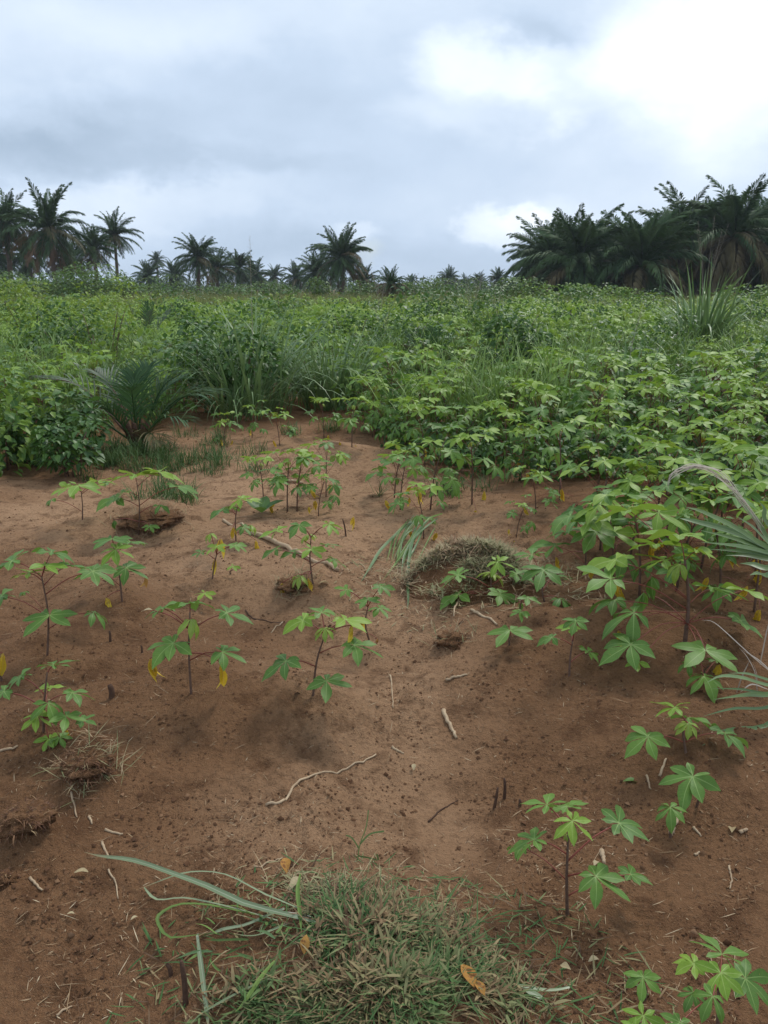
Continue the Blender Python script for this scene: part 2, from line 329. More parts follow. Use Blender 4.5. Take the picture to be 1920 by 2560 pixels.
def blades(pos, az, length, width, lean, curv, rows=5, var=None, twist=None):
    """N curved grass blades: leaning 'lean' from the vertical at the root, bending by 'curv' along the way"""
    N = len(pos); s = np.linspace(0, 1, rows); ang = lean[:, None] + curv[:, None] * s[None] ** 1.3
    ds = length[:, None] / (rows - 1)
    xr = np.concatenate([np.zeros((N, 1)), np.cumsum(np.sin(ang[:, :-1]) * ds, 1)], 1); zr = np.concatenate([np.zeros((N, 1)), np.cumsum(np.cos(ang[:, :-1]) * ds, 1)], 1)
    prof = np.minimum(1, (1 - s) * 2.2) * np.minimum(1, .55 + s * 1.5); prof[-1] = .04
    w = width[:, None] * prof[None]
    ta = az + (np.pi / 2 if twist is None else np.pi / 2 + twist)
    c, sn = np.cos(az)[:, None], np.sin(az)[:, None]; sx, sy = np.cos(ta)[:, None], np.sin(ta)[:, None]
    cx, cy, cz = pos[:, 0:1] + c * xr, pos[:, 1:2] + sn * xr, pos[:, 2:3] + zr
    V = np.stack([np.stack([cx - sx * w, cy - sy * w, cz], -1), np.stack([cx + sx * w, cy + sy * w, cz], -1)], 2)   # N,rows,2,3
    base = (np.arange(N) * rows * 2)[:, None, None]; i = np.arange(rows - 1)
    q = np.stack([i * 2, i * 2 + 1, i * 2 + 3, i * 2 + 2], -1)[None] + base
    L = np.zeros((N, rows, 2, 3)); L[:, :, 0, 0] = -1; L[:, :, 1, 0] = 1; L[..., 1] = s[None, :, None]; L[..., 2] = (rng.random(N) if var is None else var)[:, None, None]
    return V.reshape(-1, 3), q.reshape(-1, 4), np.zeros((0, 3), int), L.reshape(-1, 3)

def obj(name, me, parent=None, loc=None, mat=None):
    o = bpy.data.objects.new(name, me); COL.objects.link(o)
    if parent: o.parent = parent
    if loc is not None: o.location = loc
    if mat is not None: o.matrix_local = mat
    return o
def tag(o, label=None, cat=None, group=None, kind=None):
    if label: o['label'] = label
    if cat: o['category'] = cat
    if group: o['group'] = group
    if kind: o['kind'] = kind
    return o
def thing(name, loc, label, cat, group=None, rz=0.0, sc=1.0):
    o = bpy.data.objects.new(name, None); COL.objects.link(o); o.location = loc; o.rotation_euler = (0, 0, rz); o.scale = (sc,) * 3; o.empty_display_size = .05
    return tag(o, label, cat, group)
U_ = rng.uniform

# ------------------------------------------------------------------ the ground
ang = np.concatenate([np.arange(-.66, .66, .0046), np.linspace(.66, 2 * np.pi - .66, 90)[:-1]])
rad = np.concatenate([np.geomspace(.06, .95, 16)[:-1], np.exp(np.arange(math.log(.95), math.log(11), .0046)), np.geomspace(11.06, 60, 130), np.geomspace(62, 4000, 50)])
A, Rr = np.meshgrid(ang, rad); X, Y = Rr * np.sin(A), Rr * np.cos(A); Z = H(X, Y)
na, nr = len(ang), len(rad); i, j = np.meshgrid(np.arange(nr - 1), np.arange(na), indexing='ij')
q = np.stack([i * na + j, i * na + (j + 1) % na, (i + 1) * na + (j + 1) % na, (i + 1) * na + j], -1).reshape(-1, 4)[:, ::-1]
gv = np.stack([X, Y, Z], -1).reshape(-1, 3); c0 = len(gv); gv = np.vstack([gv, [0, 0, float(H(0., 0.))]])
gt = np.stack([np.full(na, c0), (np.arange(na) + 1) % na, np.arange(na)], -1)
gm = mesh('ground', gv, q, gt, [M['soil']])
x, y = gv[:, 0], gv[:, 1]; dryv = np.full(len(gv), .12)
for (px, py, r1, r2, amp) in [(900, 1950, .55, .8, .27), (760, 2080, .45, .45, .20), (1000, 1650, .5, .9, .30), (1150, 1500, 1.0, 1.2, .10), (800, 1380, 1.2, 1.2, .28), (820, 1240, 1.6, 1.2, .55), (80, 1290, .9, .8, .50), (560, 1130, 2.2, 1.6, .55), (1300, 1370, 1.2, .8, .25), (420, 1450, .9, .8, .25),
                              (150, 2000, .5, .8, -.12), (1750, 1900, .6, 1.2, -.14), (600, 1830, .4, .2, -.12)]:
    cx, cy = flat(px, py); dryv += amp * np.exp(-((x - cx) / r1) ** 2 - ((y - cy) / r2) ** 2)
at = gm.attributes.new('dry', 'FLOAT', 'POINT'); at.data.foreach_set('value', dryv.astype(np.float32))
tag(obj('ground', gm), kind='structure')

# ------------------------------------------------------------------ cassava
def blade(nl=7, droop=.35, fold=.18, phi0=.08, seed=0, spanang=145, wide=.185, lod=0, lens=None, squeeze=1.0):
    rg = np.random.default_rng(seed)
    ts = np.array([.12, .3, .5, .68, .85, 1.0]) if lod == 0 else (np.array([.28, .62, 1.0]) if lod == 1 else np.array([.55, 1.0]))
    prof = lambda t: np.interp(t, [0, .12, .3, .5, .64, .85, 1], [.02, .27, .62, .95, 1, .48, 0])
    V, Q, T, L = [[0, 0, 0]], [], [], [[0, 0, 0]]
    for k in range(nl):
        f = (k / (nl - 1) * 2 - 1) if nl > 1 else 0
        th = R(spanang * squeeze) * f + rg.normal(0, .10); ln = (1 - .48 * abs(f) ** 1.6) * rg.uniform(.84, 1.08)
        dr = droop * rg.uniform(.5, 1.7) * (.7 + .5 * ln); w0 = wide * ln ** .7 * rg.uniform(.9, 1.1); p0 = phi0 + rg.normal(0, .09); side = rg.normal(0, .2); tw_ = rg.normal(0, .3)
        ss = np.linspace(0, 1, 25); ph = p0 - dr * ss ** 1.2; xs = np.concatenate([[0], np.cumsum(np.cos(ph[1:]) / 24)]) * ln; zs = np.concatenate([[0], np.cumsum(np.sin(ph[1:]) / 24)]) * ln
        start = len(V); dv = np.array([math.cos(th), math.sin(th)]); sv = np.array([-dv[1], dv[0]])
        for ti, tt in enumerate(ts):
            xm, zm = np.interp(tt, ss, xs), np.interp(tt, ss, zs); w = w0 * prof(tt); lat = side * tt * tt * ln * .5
            c = dv * xm + sv * lat; wv = math.sin(tt * 9 + k * 2) * .02 * (tt < 1) + tw_ * w
            if tt < 1:
                for sg in (-1, 0, 1):
                    if lod == 2 and sg == 0: continue
                    pxy = c + sv * w * sg; V.append([pxy[0], pxy[1], zm + fold * w * abs(sg) + wv * sg]); L.append([w * sg, tt, 0])
            else: V.append([c[0], c[1], zm]); L.append([0, 1, 0])
        if lod == 2:
            T += [[0, start, start + 1], [start, start + 2, start + 1]]
        else:
            T += [[0, start, start + 1], [0, start + 1, start + 2]]; n = len(ts)
            for r_ in range(n - 2):
                a = start + r_ * 3
                Q += [[a, a + 3, a + 4, a + 1], [a + 1, a + 4, a + 5, a + 2]]
            a = start + (n - 2) * 3; T += [[a, a + 3, a + 1], [a + 1, a + 3, a + 2]]
    return np.array(V, float), np.array(Q, int).reshape(-1, 4), np.array(T, int), np.array(L, float)
KIND = {  # kind -> (material, list of blade geometries)
    'm': ('leaf', [blade(7, .3, .16, .06, 1), blade(7, .4, .2, .03, 2), blade(6, .35, .16, .06, 3), blade(7, .5, .15, .1, 4)]),
    'd': ('leaf', [blade(6, .7, .2, -.12, 11, 135), blade(5, .7, .2, -.15, 12, 120), blade(7, .8, .2, -.08, 13)]),
    'b': ('leaf_bright', [blade(7, .35, .18, .08, 21), blade(7, .45, .2, .02, 22), blade(6, .35, .2, .08, 23)]),
    'n': ('leaf_new', [blade(6, .9, .35, -.35, 31, 120, .16), blade(7, .8, .4, -.3, 32, 130, .16)]),
    'h': ('leaf', [blade(5, .5, .35, -1.0, 41, 110, .15), blade(6, .6, .3, -.9, 42, 125, .15)]),
    'y': ('leaf_yellow', [blade(5, .7, .45, -1.15, 51, 120, .14), blade(6, .6, .5, -1.2, 52, 140, .13), blade(4, .6, .5, -1.2, 53, 110, .13)]),
    'o': ('leaf_brown', [blade(4, .8, .7, -1.25, 61, 130, .12), blade(5, .9, .6, -1.2, 62, 140, .12)]),
    'w': ('leaf_pale', [blade(1, .4, .2, .1, 71, 0, .22)]),
}
LEAFME = {k: [mesh('leaf', *g_[:3], [M[mt]], g_[3]) for g_ in gs] for k, (mt, gs) in KIND.items()}
LEAFLAB = {'y': 'yellow wilted leaf', 'o': 'shrivelled orange brown leaf', 'n': 'small yellow-green young leaf', 'w': 'single pale leaf blade'}

def plant_px(base, top, leaves, label, group='young cassava plants on the bare soil', lean=.02, r0=.0052, extra=(), toff=0.0, name='cassava_plant'):
    """a cassava plant whose stem and leaves stand where the photograph shows them; leaf = (px, py, span in px, kind[, depth offset])"""
    b = ground(*base); Yp = b[1]
    root = thing(name, b, label, 'plant', group)
    tp = at_depth(top[0], top[1], Yp + toff); mid = (b + tp) / 2 + np.array([random.uniform(-lean, lean), random.uniform(-lean, lean), 0])
    sl = smooth_line([b - [0, 0, .03], mid, tp], 9)
    g = G().add(*tube(sl - b, np.linspace(r0, r0 * .5, 9), 7)); obj('stem', g.mesh('stem', [M['stem']]), root)
    hgt = tp[2] - b[2]; flip = 1
    for lf in leaves:
        px, py, sz, kd = lf[:4]
        c = at_depth(px, py, Yp); dxm = c[0] - np.interp(c[2], sl[:, 2], sl[:, 0])
        if len(lf) > 4: dyy = lf[4]
        else:
            rr = max(.06, .13 * sz / 110 * Yp / 3.0); mag = math.sqrt(max(rr * rr - dxm * dxm, 0)) + .02
            rel = (c[2] - b[2]) / max(hgt, .05)
            flip = -flip; dyy = mag * (-1 if rel < .55 else flip) * random.uniform(.5, 1)
            if kd == 'n': dyy *= .3
        c = at_depth(px, py, Yp + dyy); Ls = sz * c[1] / CP / FPX / 1.42 * (1.75 if kd in 'yo' else 1.0)
        gz = float(H(c[0], c[1])); c[2] = max(c[2], gz + (.35 * Ls if kd in 'yhod' else .06 * Ls))
        out = np.array([c[0] - np.interp(c[2], sl[:, 2], sl[:, 0]), c[1] - Yp]); az = math.atan2(out[1], out[0]) if np.linalg.norm(out) > 1e-4 else random.uniform(0, 6)
        rd = np.linalg.norm(out)
        za = min(max(c[2] - .45 * rd, b[2] + .25 * hgt), tp[2] - .004) if kd not in 'yo' else min(max(c[2] + .1 * rd, b[2] + .2 * hgt), tp[2] - .01)
        node = np.array([np.interp(za, sl[:, 2], sl[:, 0]), np.interp(za, sl[:, 2], sl[:, 1]), za])
        tilt = random.uniform(.05, .4) if kd in 'mb' else random.uniform(.1, .35)
        Mw = Matrix.Translation(Vector(c - b)) @ Matrix.Rotation(az + random.uniform(-.35, .35), 4, 'Z') @ Matrix.Rotation(tilt, 4, 'Y') @ Matrix.Rotation(random.uniform(-.18, .18), 4, 'X') @ Matrix.Scale(Ls, 4)
        me = random.choice(LEAFME[kd]); lo = obj('leaf', me, root, mat=Mw)
        if kd in LEAFLAB: lo['label'] = LEAFLAB[kd]
        if kd != 'w' or True:
            ctl = (node + c) / 2 + np.array([0, 0, .10 * rd]); pl = smooth_line([node, ctl, c - [0, 0, .001]], 7)
            inv = np.array(Mw.inverted()); loc = (pl - b) @ inv[:3, :3].T + inv[:3, 3]
            g = G().add(*tube(loc, np.linspace(.0026, .0019, 7) / Ls * (1.0 if Ls > .06 else .7), 5)); obj('petiole', g.mesh('petiole', [M['petiole']]), lo)
    return root

plant_px((1420, 2285), (1421, 2076), [(1368, 2012, 128, 'm', .06), (1419, 2016, 118, 'm', .12), (1431, 2052, 120, 'b', -.02), (1547, 2058, 150, 'm', .05), (1336, 2099, 130, 'm', 0), (1304, 2116, 84, 'd', .05), (1489, 2191, 150, 'm', -.06), (1576, 2186, 110, 'm', .05), (1418, 2088, 38, 'n', 0)],
         'lone cassava plant with wide open leaves standing on bare soil right of the weed heap')
plant_px((1795, 2640), (1797, 2440), [(1805, 2385, 170, 'm', .06), (1802, 2432, 140, 'b', -.04), (1735, 2411, 110, 'b', .02), (1863, 2446, 160, 'm', -.02), (1782, 2490, 130, 'd', -.1), (1733, 2481, 90, 'd', -.04), (1701, 2556, 110, 'm', -.12)],
         'cassava plant cut by the bottom edge in the lower right corner')
plant_px((1612, 2500), (1611, 2460), [(1608, 2443, 110, 'm', -.02)], 'single dark cassava leaf on a tiny stem at bottom right')
plant_px((1606, 2610), (1607, 2560), [(1608, 2539, 120, 'b', -.02), (1590, 2570, 90, 'b', -.06)], 'yellow-green cassava seedling rising from the bottom edge right of the weed heap')
plant_px((1718, 1897), (1714, 1800), [(1686, 1769, 105, 'b', .03), (1719, 1794, 120, 'm', .08), (1720, 1808, 80, 'n', -.03), (1720, 1822, 40, 'n', -.01), (1620, 1842, 130, 'm', -.02), (1811, 1833, 130, 'm', .02)],
         'small cassava plant with a pale top leaf beside the drooping grass at right')
plant_px((1738, 2010), (1735, 1960), [(1732, 1941, 155, 'm', -.03)], 'low cassava shoot whose one leaf lies under the grey dry fibres')
plant_px((1678, 2092), (1677, 2040), [(1676, 2018, 100, 'd', -.02)], 'small dark drooping cassava shoot by a pale stem at right')
plant_px((1712, 1610), (1712, 1400), [(1698, 1338, 180, 'b', .05), (1572, 1275, 165, 'b', .45), (1660, 1400, 150, 'b', .1), (1700, 1410, 90, 'n', -.02), (1527, 1447, 150, 'm', .0), (1539, 1400, 150, 'b', .15), (1585, 1532, 170, 'd', -.12), (1577, 1612, 150, 'm', -.25), (1764, 1625, 155, 'm', -.25),
          (1851, 1552, 120, 'm', 0), (1759, 1690, 110, 'd', -.35), (1538, 1500, 120, 'd', .05), (1630, 1440, 120, 'h', .1), (1780, 1470, 130, 'm', .05), (1640, 1360, 130, 'b', .2), (1742, 1375, 110, 'b', .02), (1610, 1480, 110, 'h', .2), (1860, 1475, 120, 'b', .1), (1545, 1575, 60, 'y', -.1), (1800, 1660, 50, 'y', -.2), (1595, 1655, 60, 'b', -.3)],
         'largest near cassava plant with a thick stem and long red petioles at right', r0=.010)
plant_px((1527, 1440), (1526, 1300), [(1500, 1262, 120, 'b'), (1440, 1300, 130, 'm'), (1535, 1330, 120, 'b'), (1580, 1310, 130, 'm'), (1490, 1330, 120, 'm'), (1560, 1390, 120, 'd')], 'cassava plant with bright leaves directly behind the largest near plant')
plant_px((1461, 1436), (1460, 1330), [(1425, 1290, 110, 'm'), (1388, 1364, 120, 'm'), (1480, 1300, 110, 'b'), (1415, 1330, 100, 'm'), (1390, 1392, 40, 'y'), (1482, 1420, 30, 'y')], 'slim cassava plant with bare lower stem left of the largest near plant')
plant_px((1366, 1505), (1358, 1455), [(1359, 1425, 110, 'm'), (1330, 1387, 90, 'm'), (1401, 1503, 90, 'd'), (1385, 1440, 80, 'm')], 'cassava plant with one broad top leaf just right of the dry weed mound')
plant_px((1229, 1500), (1228, 1440), [(1244, 1404, 75, 'b'), (1228, 1432, 85, 'n'), (1145, 1438, 90, 'm'), (1292, 1434, 80, 'm'), (1250, 1484, 90, 'm'), (1145, 1487, 95, 'm'), (1130, 1515, 60, 'h')], 'cassava plant with yellow-green top growing through the edge of the dry weed mound')
plant_px((1306, 1545), (1304, 1500), [(1320, 1495, 60, 'm'), (1300, 1505, 45, 'h'), (1303, 1530, 55, 'm')], 'tiny cassava seedling between the mound plant and the large plant')
plant_px((1277, 1610), (1276, 1588), [(1275, 1576, 110, 'm', -.03)], 'single flat cassava leaf close to the ground below the dry weed mound')
plant_px((1423, 1696), (1432, 1600), [(1380, 1594, 65, 'm'), (1429, 1572, 70, 'b'), (1440, 1552, 70, 'm'), (1469, 1628, 70, 'm')], 'thin cassava plant with four small leaves left of the largest near plant')
plant_px((1775, 1700), (1772, 1665), [(1724, 1655, 70, 'd'), (1790, 1652, 60, 'm')], 'pair of small low cassava leaves under the largest near plant')
plant_px((478, 1735), (475, 1530), [(475, 1508, 110, 'm', .02), (408, 1520, 100, 'm', .06), (567, 1532, 110, 'm', .05), (477, 1548, 95, 'n', -.02), (434, 1608, 125, 'm', -.06), (556, 1630, 105, 'm', -.05), (553, 1656, 75, 'y', -.04), (374, 1646, 75, 'y', -.05), (382, 1525, 60, 'w', .03), (480, 1565, 40, 'n', 0)],
         'cassava plant with two yellow hanging leaves on either side at centre left')
plant_px((781, 1752), (813, 1584), [(758, 1551, 105, 'b', .02), (804, 1532, 100, 'm', .08), (862, 1549, 110, 'b', .03), (812, 1570, 70, 'n', -.02), (885, 1613, 115, 'm', -.03), (715, 1653, 120, 'm', -.05), (816, 1702, 115, 'm', -.08), (880, 1562, 50, 'y', .02)],
         'leaning cassava plant with crooked red-brown stem at the centre of the bare soil')
plant_px((116, 1638), (104, 1440), [(30, 1402, 120, 'm', .03), (128, 1381, 112, 'm', .06), (72, 1432, 90, 'b', .02), (112, 1413, 90, 'b', 0), (174, 1412, 90, 'm', .1), (231, 1428, 100, 'm', .04), (124, 1538, 125, 'm', -.08), (234, 1530, 85, 'd', -.04), (4, 1490, 100, 'm', .02), (60, 1480, 40, 'd', .1)],
         'tall cassava plant with long red petioles near the left edge')
plant_px((306, 1511), (284, 1366), [(281, 1347, 90, 'm'), (324, 1355, 80, 'm'), (290, 1373, 90, 'b'), (315, 1420, 90, 'm', -.05), (240, 1425, 90, 'm'), (367, 1437, 34, 'o', .02), (266, 1495, 44, 'y', -.03)],
         'cassava plant with an orange shrivelled leaf right of the tall left plant')
plant_px((108, 1836), (118, 1680), [(133, 1662, 100, 'm', .02), (52, 1691, 85, 'm', .03), (10, 1729, 90, 'm'), (124, 1720, 80, 'b'), (180, 1732, 90, 'm'), (120, 1757, 105, 'd', -.04), (95, 1790, 85, 'b'), (165, 1790, 90, 'm'), (206, 1800, 70, 'm'), (122, 1846, 75, 'b', -.04), (168, 1824, 38, 'y'), (150, 1843, 60, 'm', -.05)],
         'low leafy cassava plant in front at the left edge above the root clods')
plant_px((530, 1467), (542, 1385), [(542, 1366, 60, 'b'), (503, 1381, 50, 'm'), (587, 1363, 55, 'm'), (538, 1396, 40, 'y'), (527, 1334, 50, 'n'), (551, 1346, 42, 'y')], 'thin curved cassava seedling with yellow leaves at its top in mid field')
plant_px((590, 1352), (593, 1265), [(602, 1247, 65, 'b'), (622, 1250, 55, 'b'), (556, 1274, 60, 'm'), (576, 1268, 60, 'm'), (628, 1312, 50, 'n'), (608, 1318, 45, 'm'), (639, 1350, 46, 'y', -.1), (583, 1318, 28, 'y')], 'cassava plant with one bright yellow fallen-looking leaf beside the thick tan branch')
plant_px((784, 1473), (778, 1340), [(749, 1313, 70, 'm'), (694, 1326, 75, 'b'), (822, 1311, 66, 'b'), (772, 1337, 60, 'n'), (778, 1372, 70, 'b'), (818, 1362, 60, 'm'), (688, 1374, 60, 'm'), (734, 1380, 55, 'm'), (832, 1398, 62, 'm'), (704, 1457, 44, 'y'), (750, 1440, 66, 'n', -.05), (770, 1445, 40, 'y')],
         'two-stemmed looking cassava plant growing beside the dead plant debris and branch')
plant_px((205, 1300), (203, 1228), [(196, 1214, 100, 'b'), (245, 1203, 80, 'b'), (172, 1219, 74, 'b'), (268, 1205, 34, 'm'), (130, 1248, 44, 'd')], 'bright cassava plant on light soil left of the red root mound')
plant_px((345, 1340), (342, 1205), [(336, 1187, 112, 'b', .05), (398, 1181, 112, 'b', .1), (445, 1216, 95, 'm', .05), (287, 1246, 80, 'm', -.05), (310, 1230, 60, 'm'), (400, 1262, 54, 'd', -.05), (374, 1315, 40, 'm', -.1), (285, 1300, 44, 'h')], 'cassava plant with pale leaves growing over the red root mound')
plant_px((926, 1598), (920, 1515), [(919, 1499, 64, 'm'), (868, 1474, 56, 'm'), (952, 1466, 60, 'm'), (948, 1520, 64, 'm', -.05), (905, 1540, 40, 'y'), (943, 1600, 26, 'o')], 'slim cassava plant just right of the leaning centre plant')
plant_px((512, 1495), (512, 1487), [(512, 1483, 52, 'b')], 'tiny flat cassava seedling behind the plant with two yellow hanging leaves')
plant_px((583, 1432), (583, 1424), [(583, 1416, 36, 'b')], 'tiny bright cassava seedling on open soil right of the thin curved seedling')
plant_px((8, 1700), (-30, 1600), [(8, 1632, 66, 'y', 0)], 'cassava plant at the left edge showing only one orange-yellow hanging leaf')

# generated cassava: prototypes that are copied with all their leaves
def leaf_petiole(kd, seed, lod, plen, elev):
    """blade with its own petiole, connected; origin at the node on the stem, x outwards; blade length 1"""
    _, gs = KIND[kd]; rg = np.random.default_rng(seed)
    if lod == 0: Vb, Qb, Tb, Lb = gs[seed % len(gs)]
    else:
        dr = {'m': .35, 'd': .75, 'b': .35, 'n': .8, 'h': .5, 'y': .6}[kd]; p0 = {'m': .05, 'd': -.15, 'b': .05, 'n': -.3, 'h': -.9, 'y': -1.1}[kd]
        Vb, Qb, Tb, Lb = blade(7 if kd in 'mb' else 6, dr, .18, p0, seed, 140, .19, lod)
    c = np.array([math.cos(elev) * plen, 0, math.sin(elev) * plen]); tl = float(rg.uniform(.05, .4))
    ct, st = math.cos(tl), math.sin(tl); Ry = np.array([[ct, 0, st], [0, 1, 0], [-st, 0, ct]]); Vb = Vb @ Ry.T + c
    if lod == 2: return Vb, Qb, Tb, Lb, None
    pl = smooth_line([[0, 0, 0], c * .5 + [0, 0, .06 * plen], c], 5)
    Vt, Qt, Tt, Lt = tube(pl, np.linspace(.015, .010, 5), 4)
    k = len(Vb); last = len(Vt) - 1          # weld the petiole's end to the blade's centre vertex
    mp = np.arange(len(Vt)) + k; mp[last] = 0
    return np.vstack([Vb, Vt]), np.vstack([Qb, mp[Qt]]), np.vstack([Tb, mp[Tt]]), np.vstack([Lb, Lt]), (len(Qb), len(Qt), len(Tb), len(Tt))
LP = {}
for lod in (0, 1):
    for kd, cnt in (('m', 4), ('d', 3), ('b', 3), ('n', 2), ('y', 1), ('h', 1)):
        for s_ in range(cnt):
            V, Q, T, L, c = leaf_petiole(kd, s_ + 100, lod, (1.5, 1.2, 1.35, .5, 1.2, 1.1)['mdbnyh'.index(kd)] + .15 * s_, (.45, .1, .8, 1.0, -.3, -.1)['mdbnyh'.index(kd)] + .12 * s_)
            mi = np.concatenate([np.zeros(c[0]), np.ones(c[1]), np.zeros(c[2]), np.ones(c[3])])
            LP.setdefault((kd, lod), []).append(mesh('leaf', V, Q, T, [M[KIND[kd][0]], M['petiole']], L, mi))
def plan(nleaf, hgt, seed, bright=.5, yellow=0.0, ls=.165):
    """(height fraction, azimuth, kind, size) of each leaf of a cassava plant of height hgt"""
    rg = np.random.default_rng(seed); o = []
    for k in range(nleaf):
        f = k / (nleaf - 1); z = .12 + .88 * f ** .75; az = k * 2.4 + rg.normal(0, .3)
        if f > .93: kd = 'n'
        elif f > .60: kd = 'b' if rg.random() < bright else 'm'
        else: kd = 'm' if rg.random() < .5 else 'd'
        if f < .3 and rg.random() < yellow: kd = 'y'
        sz = (ls if f < .85 else ls - .07 * (f - .85) / .15) * rg.uniform(.85, 1.15)
        o.append((z * hgt, az, kd, sz))
    return o
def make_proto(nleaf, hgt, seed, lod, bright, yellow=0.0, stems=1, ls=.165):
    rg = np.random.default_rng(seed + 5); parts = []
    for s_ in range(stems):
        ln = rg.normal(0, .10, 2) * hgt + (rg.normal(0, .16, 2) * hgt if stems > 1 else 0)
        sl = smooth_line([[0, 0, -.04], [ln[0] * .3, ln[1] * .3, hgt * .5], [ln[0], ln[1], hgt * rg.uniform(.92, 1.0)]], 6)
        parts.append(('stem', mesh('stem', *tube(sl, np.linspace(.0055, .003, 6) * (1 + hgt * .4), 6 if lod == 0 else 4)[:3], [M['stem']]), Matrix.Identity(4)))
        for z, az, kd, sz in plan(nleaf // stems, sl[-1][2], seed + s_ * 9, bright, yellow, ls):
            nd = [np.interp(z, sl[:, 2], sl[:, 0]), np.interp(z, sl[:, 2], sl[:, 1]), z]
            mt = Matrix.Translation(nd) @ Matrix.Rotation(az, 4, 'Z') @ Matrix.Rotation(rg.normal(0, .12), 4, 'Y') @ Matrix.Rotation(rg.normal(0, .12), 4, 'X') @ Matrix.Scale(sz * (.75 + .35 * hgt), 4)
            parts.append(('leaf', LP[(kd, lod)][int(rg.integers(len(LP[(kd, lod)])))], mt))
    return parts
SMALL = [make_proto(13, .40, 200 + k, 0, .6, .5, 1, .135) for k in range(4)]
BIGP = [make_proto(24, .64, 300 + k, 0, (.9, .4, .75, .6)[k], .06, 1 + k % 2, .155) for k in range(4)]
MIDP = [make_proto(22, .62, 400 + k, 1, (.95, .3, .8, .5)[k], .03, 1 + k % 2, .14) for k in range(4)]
def place(proto, x, y, label, group, sc=1.0):
    r = thing('cassava_plant', (x, y, float(H(x, y))), label, 'plant', group, random.uniform(0, 6.28), sc)
    for nm, me, mt in proto:
        o = bpy.data.objects.new(nm, me); COL.objects.link(o); o.parent = r; o.matrix_local = mt
    return r
CASS = []
for (px, py, sc, lb) in [(718, 1283, .88, 'cassava plant with a thin curved stem in the light sandy patch, left of its pair'), (742, 1280, .92, 'cassava plant leaning right in the light sandy patch, beside its curved-stem neighbour'), (815, 1243, .9, 'cassava plant with flat pale top leaves behind the light sandy patch'),
                         (795, 1290, .65, 'short bushy cassava seedling at the lower edge of the light sandy patch'), (660, 1262, .75, 'weak cassava plant with yellowing leaves left of the sandy patch pair'), (985, 1245, .9, 'cassava plant on the left end of the dense green stand'),
                         (1000, 1275, .85, 'small cassava plant just in front of the left end of the dense stand'), (1075, 1275, 1.1, 'spreading cassava plant with red forks above the dry weed mound'), (1180, 1260, 1.1, 'cassava plant with a yellow-green top at the foot of the dense stand'),
                         (1340, 1285, .7, 'low cassava plant on the dark bare soil below the dense stand'), (1060, 1345, .8, 'drooping cassava plant with broad leaves behind the left side of the dry weed mound'), (1290, 1345, .5, 'cassava seedling on bare soil behind the dry weed mound'),
                         (880, 1165, .9, 'cassava plant on top of the small red soil mound'), (700, 1120, .8, 'cassava plant on the far strip of bare soil right of the small palm'), (560, 1115, .7, 'small cassava plant nearest the small palm on the far bare strip'), (630, 1095, .75, 'cassava plant half way along the far bare strip'), (810, 1095, .9, 'cassava plant at the right end of the far bare strip'),
                         (1600, 1490, 1.15, 'cassava plant left behind the thick stem of the largest near plant'), (1690, 1475, 1.15, 'cassava plant right behind the thick stem of the largest near plant'), (1800, 1510, 1.1, 'cassava plant between the largest near plant and the lower palm leaflets'), (1885, 1530, 1.1, 'cassava plant half hidden under the upper palm leaflets at the right edge'), (1575, 1390, 1.2, 'bushy cassava plant second behind the largest near plant on its left'), (1665, 1395, 1.3, 'tall bushy cassava plant second behind the largest near plant'), (1750, 1425, 1.25, 'cassava plant between the largest near plant and the upper palm leaflets'), (1850, 1385, 1.35, 'tall cassava plant behind the arching dry palm tip'), (1500, 1375, 1.15, 'leafy cassava plant behind the slim bare-stemmed one'), (1915, 1310, 1.3, 'tall cassava plant at the right edge above the palm leaflets'),
                         (1480, 1310, 1.1, 'bushy cassava plant at the front edge of the dense stand right of the dark hollow'), (1640, 1330, 1.15, 'tall bright cassava plant in front of the dense stand behind the largest near plant'), (1800, 1350, 1.15, 'bright cassava plant partly behind the grey-green palm leaflets at right'), (1890, 1440, 1.2, 'cassava plant behind the lower palm leaflets at the right edge'), (1400, 1250, 1.2, 'cassava plant over the dark hollow of the dense stand')]:
    b = ground(px, py); CASS.append((b[0], b[1])); place(SMALL[len(CASS) % 4], b[0], b[1], lb, 'young cassava plants on the bare soil', sc)

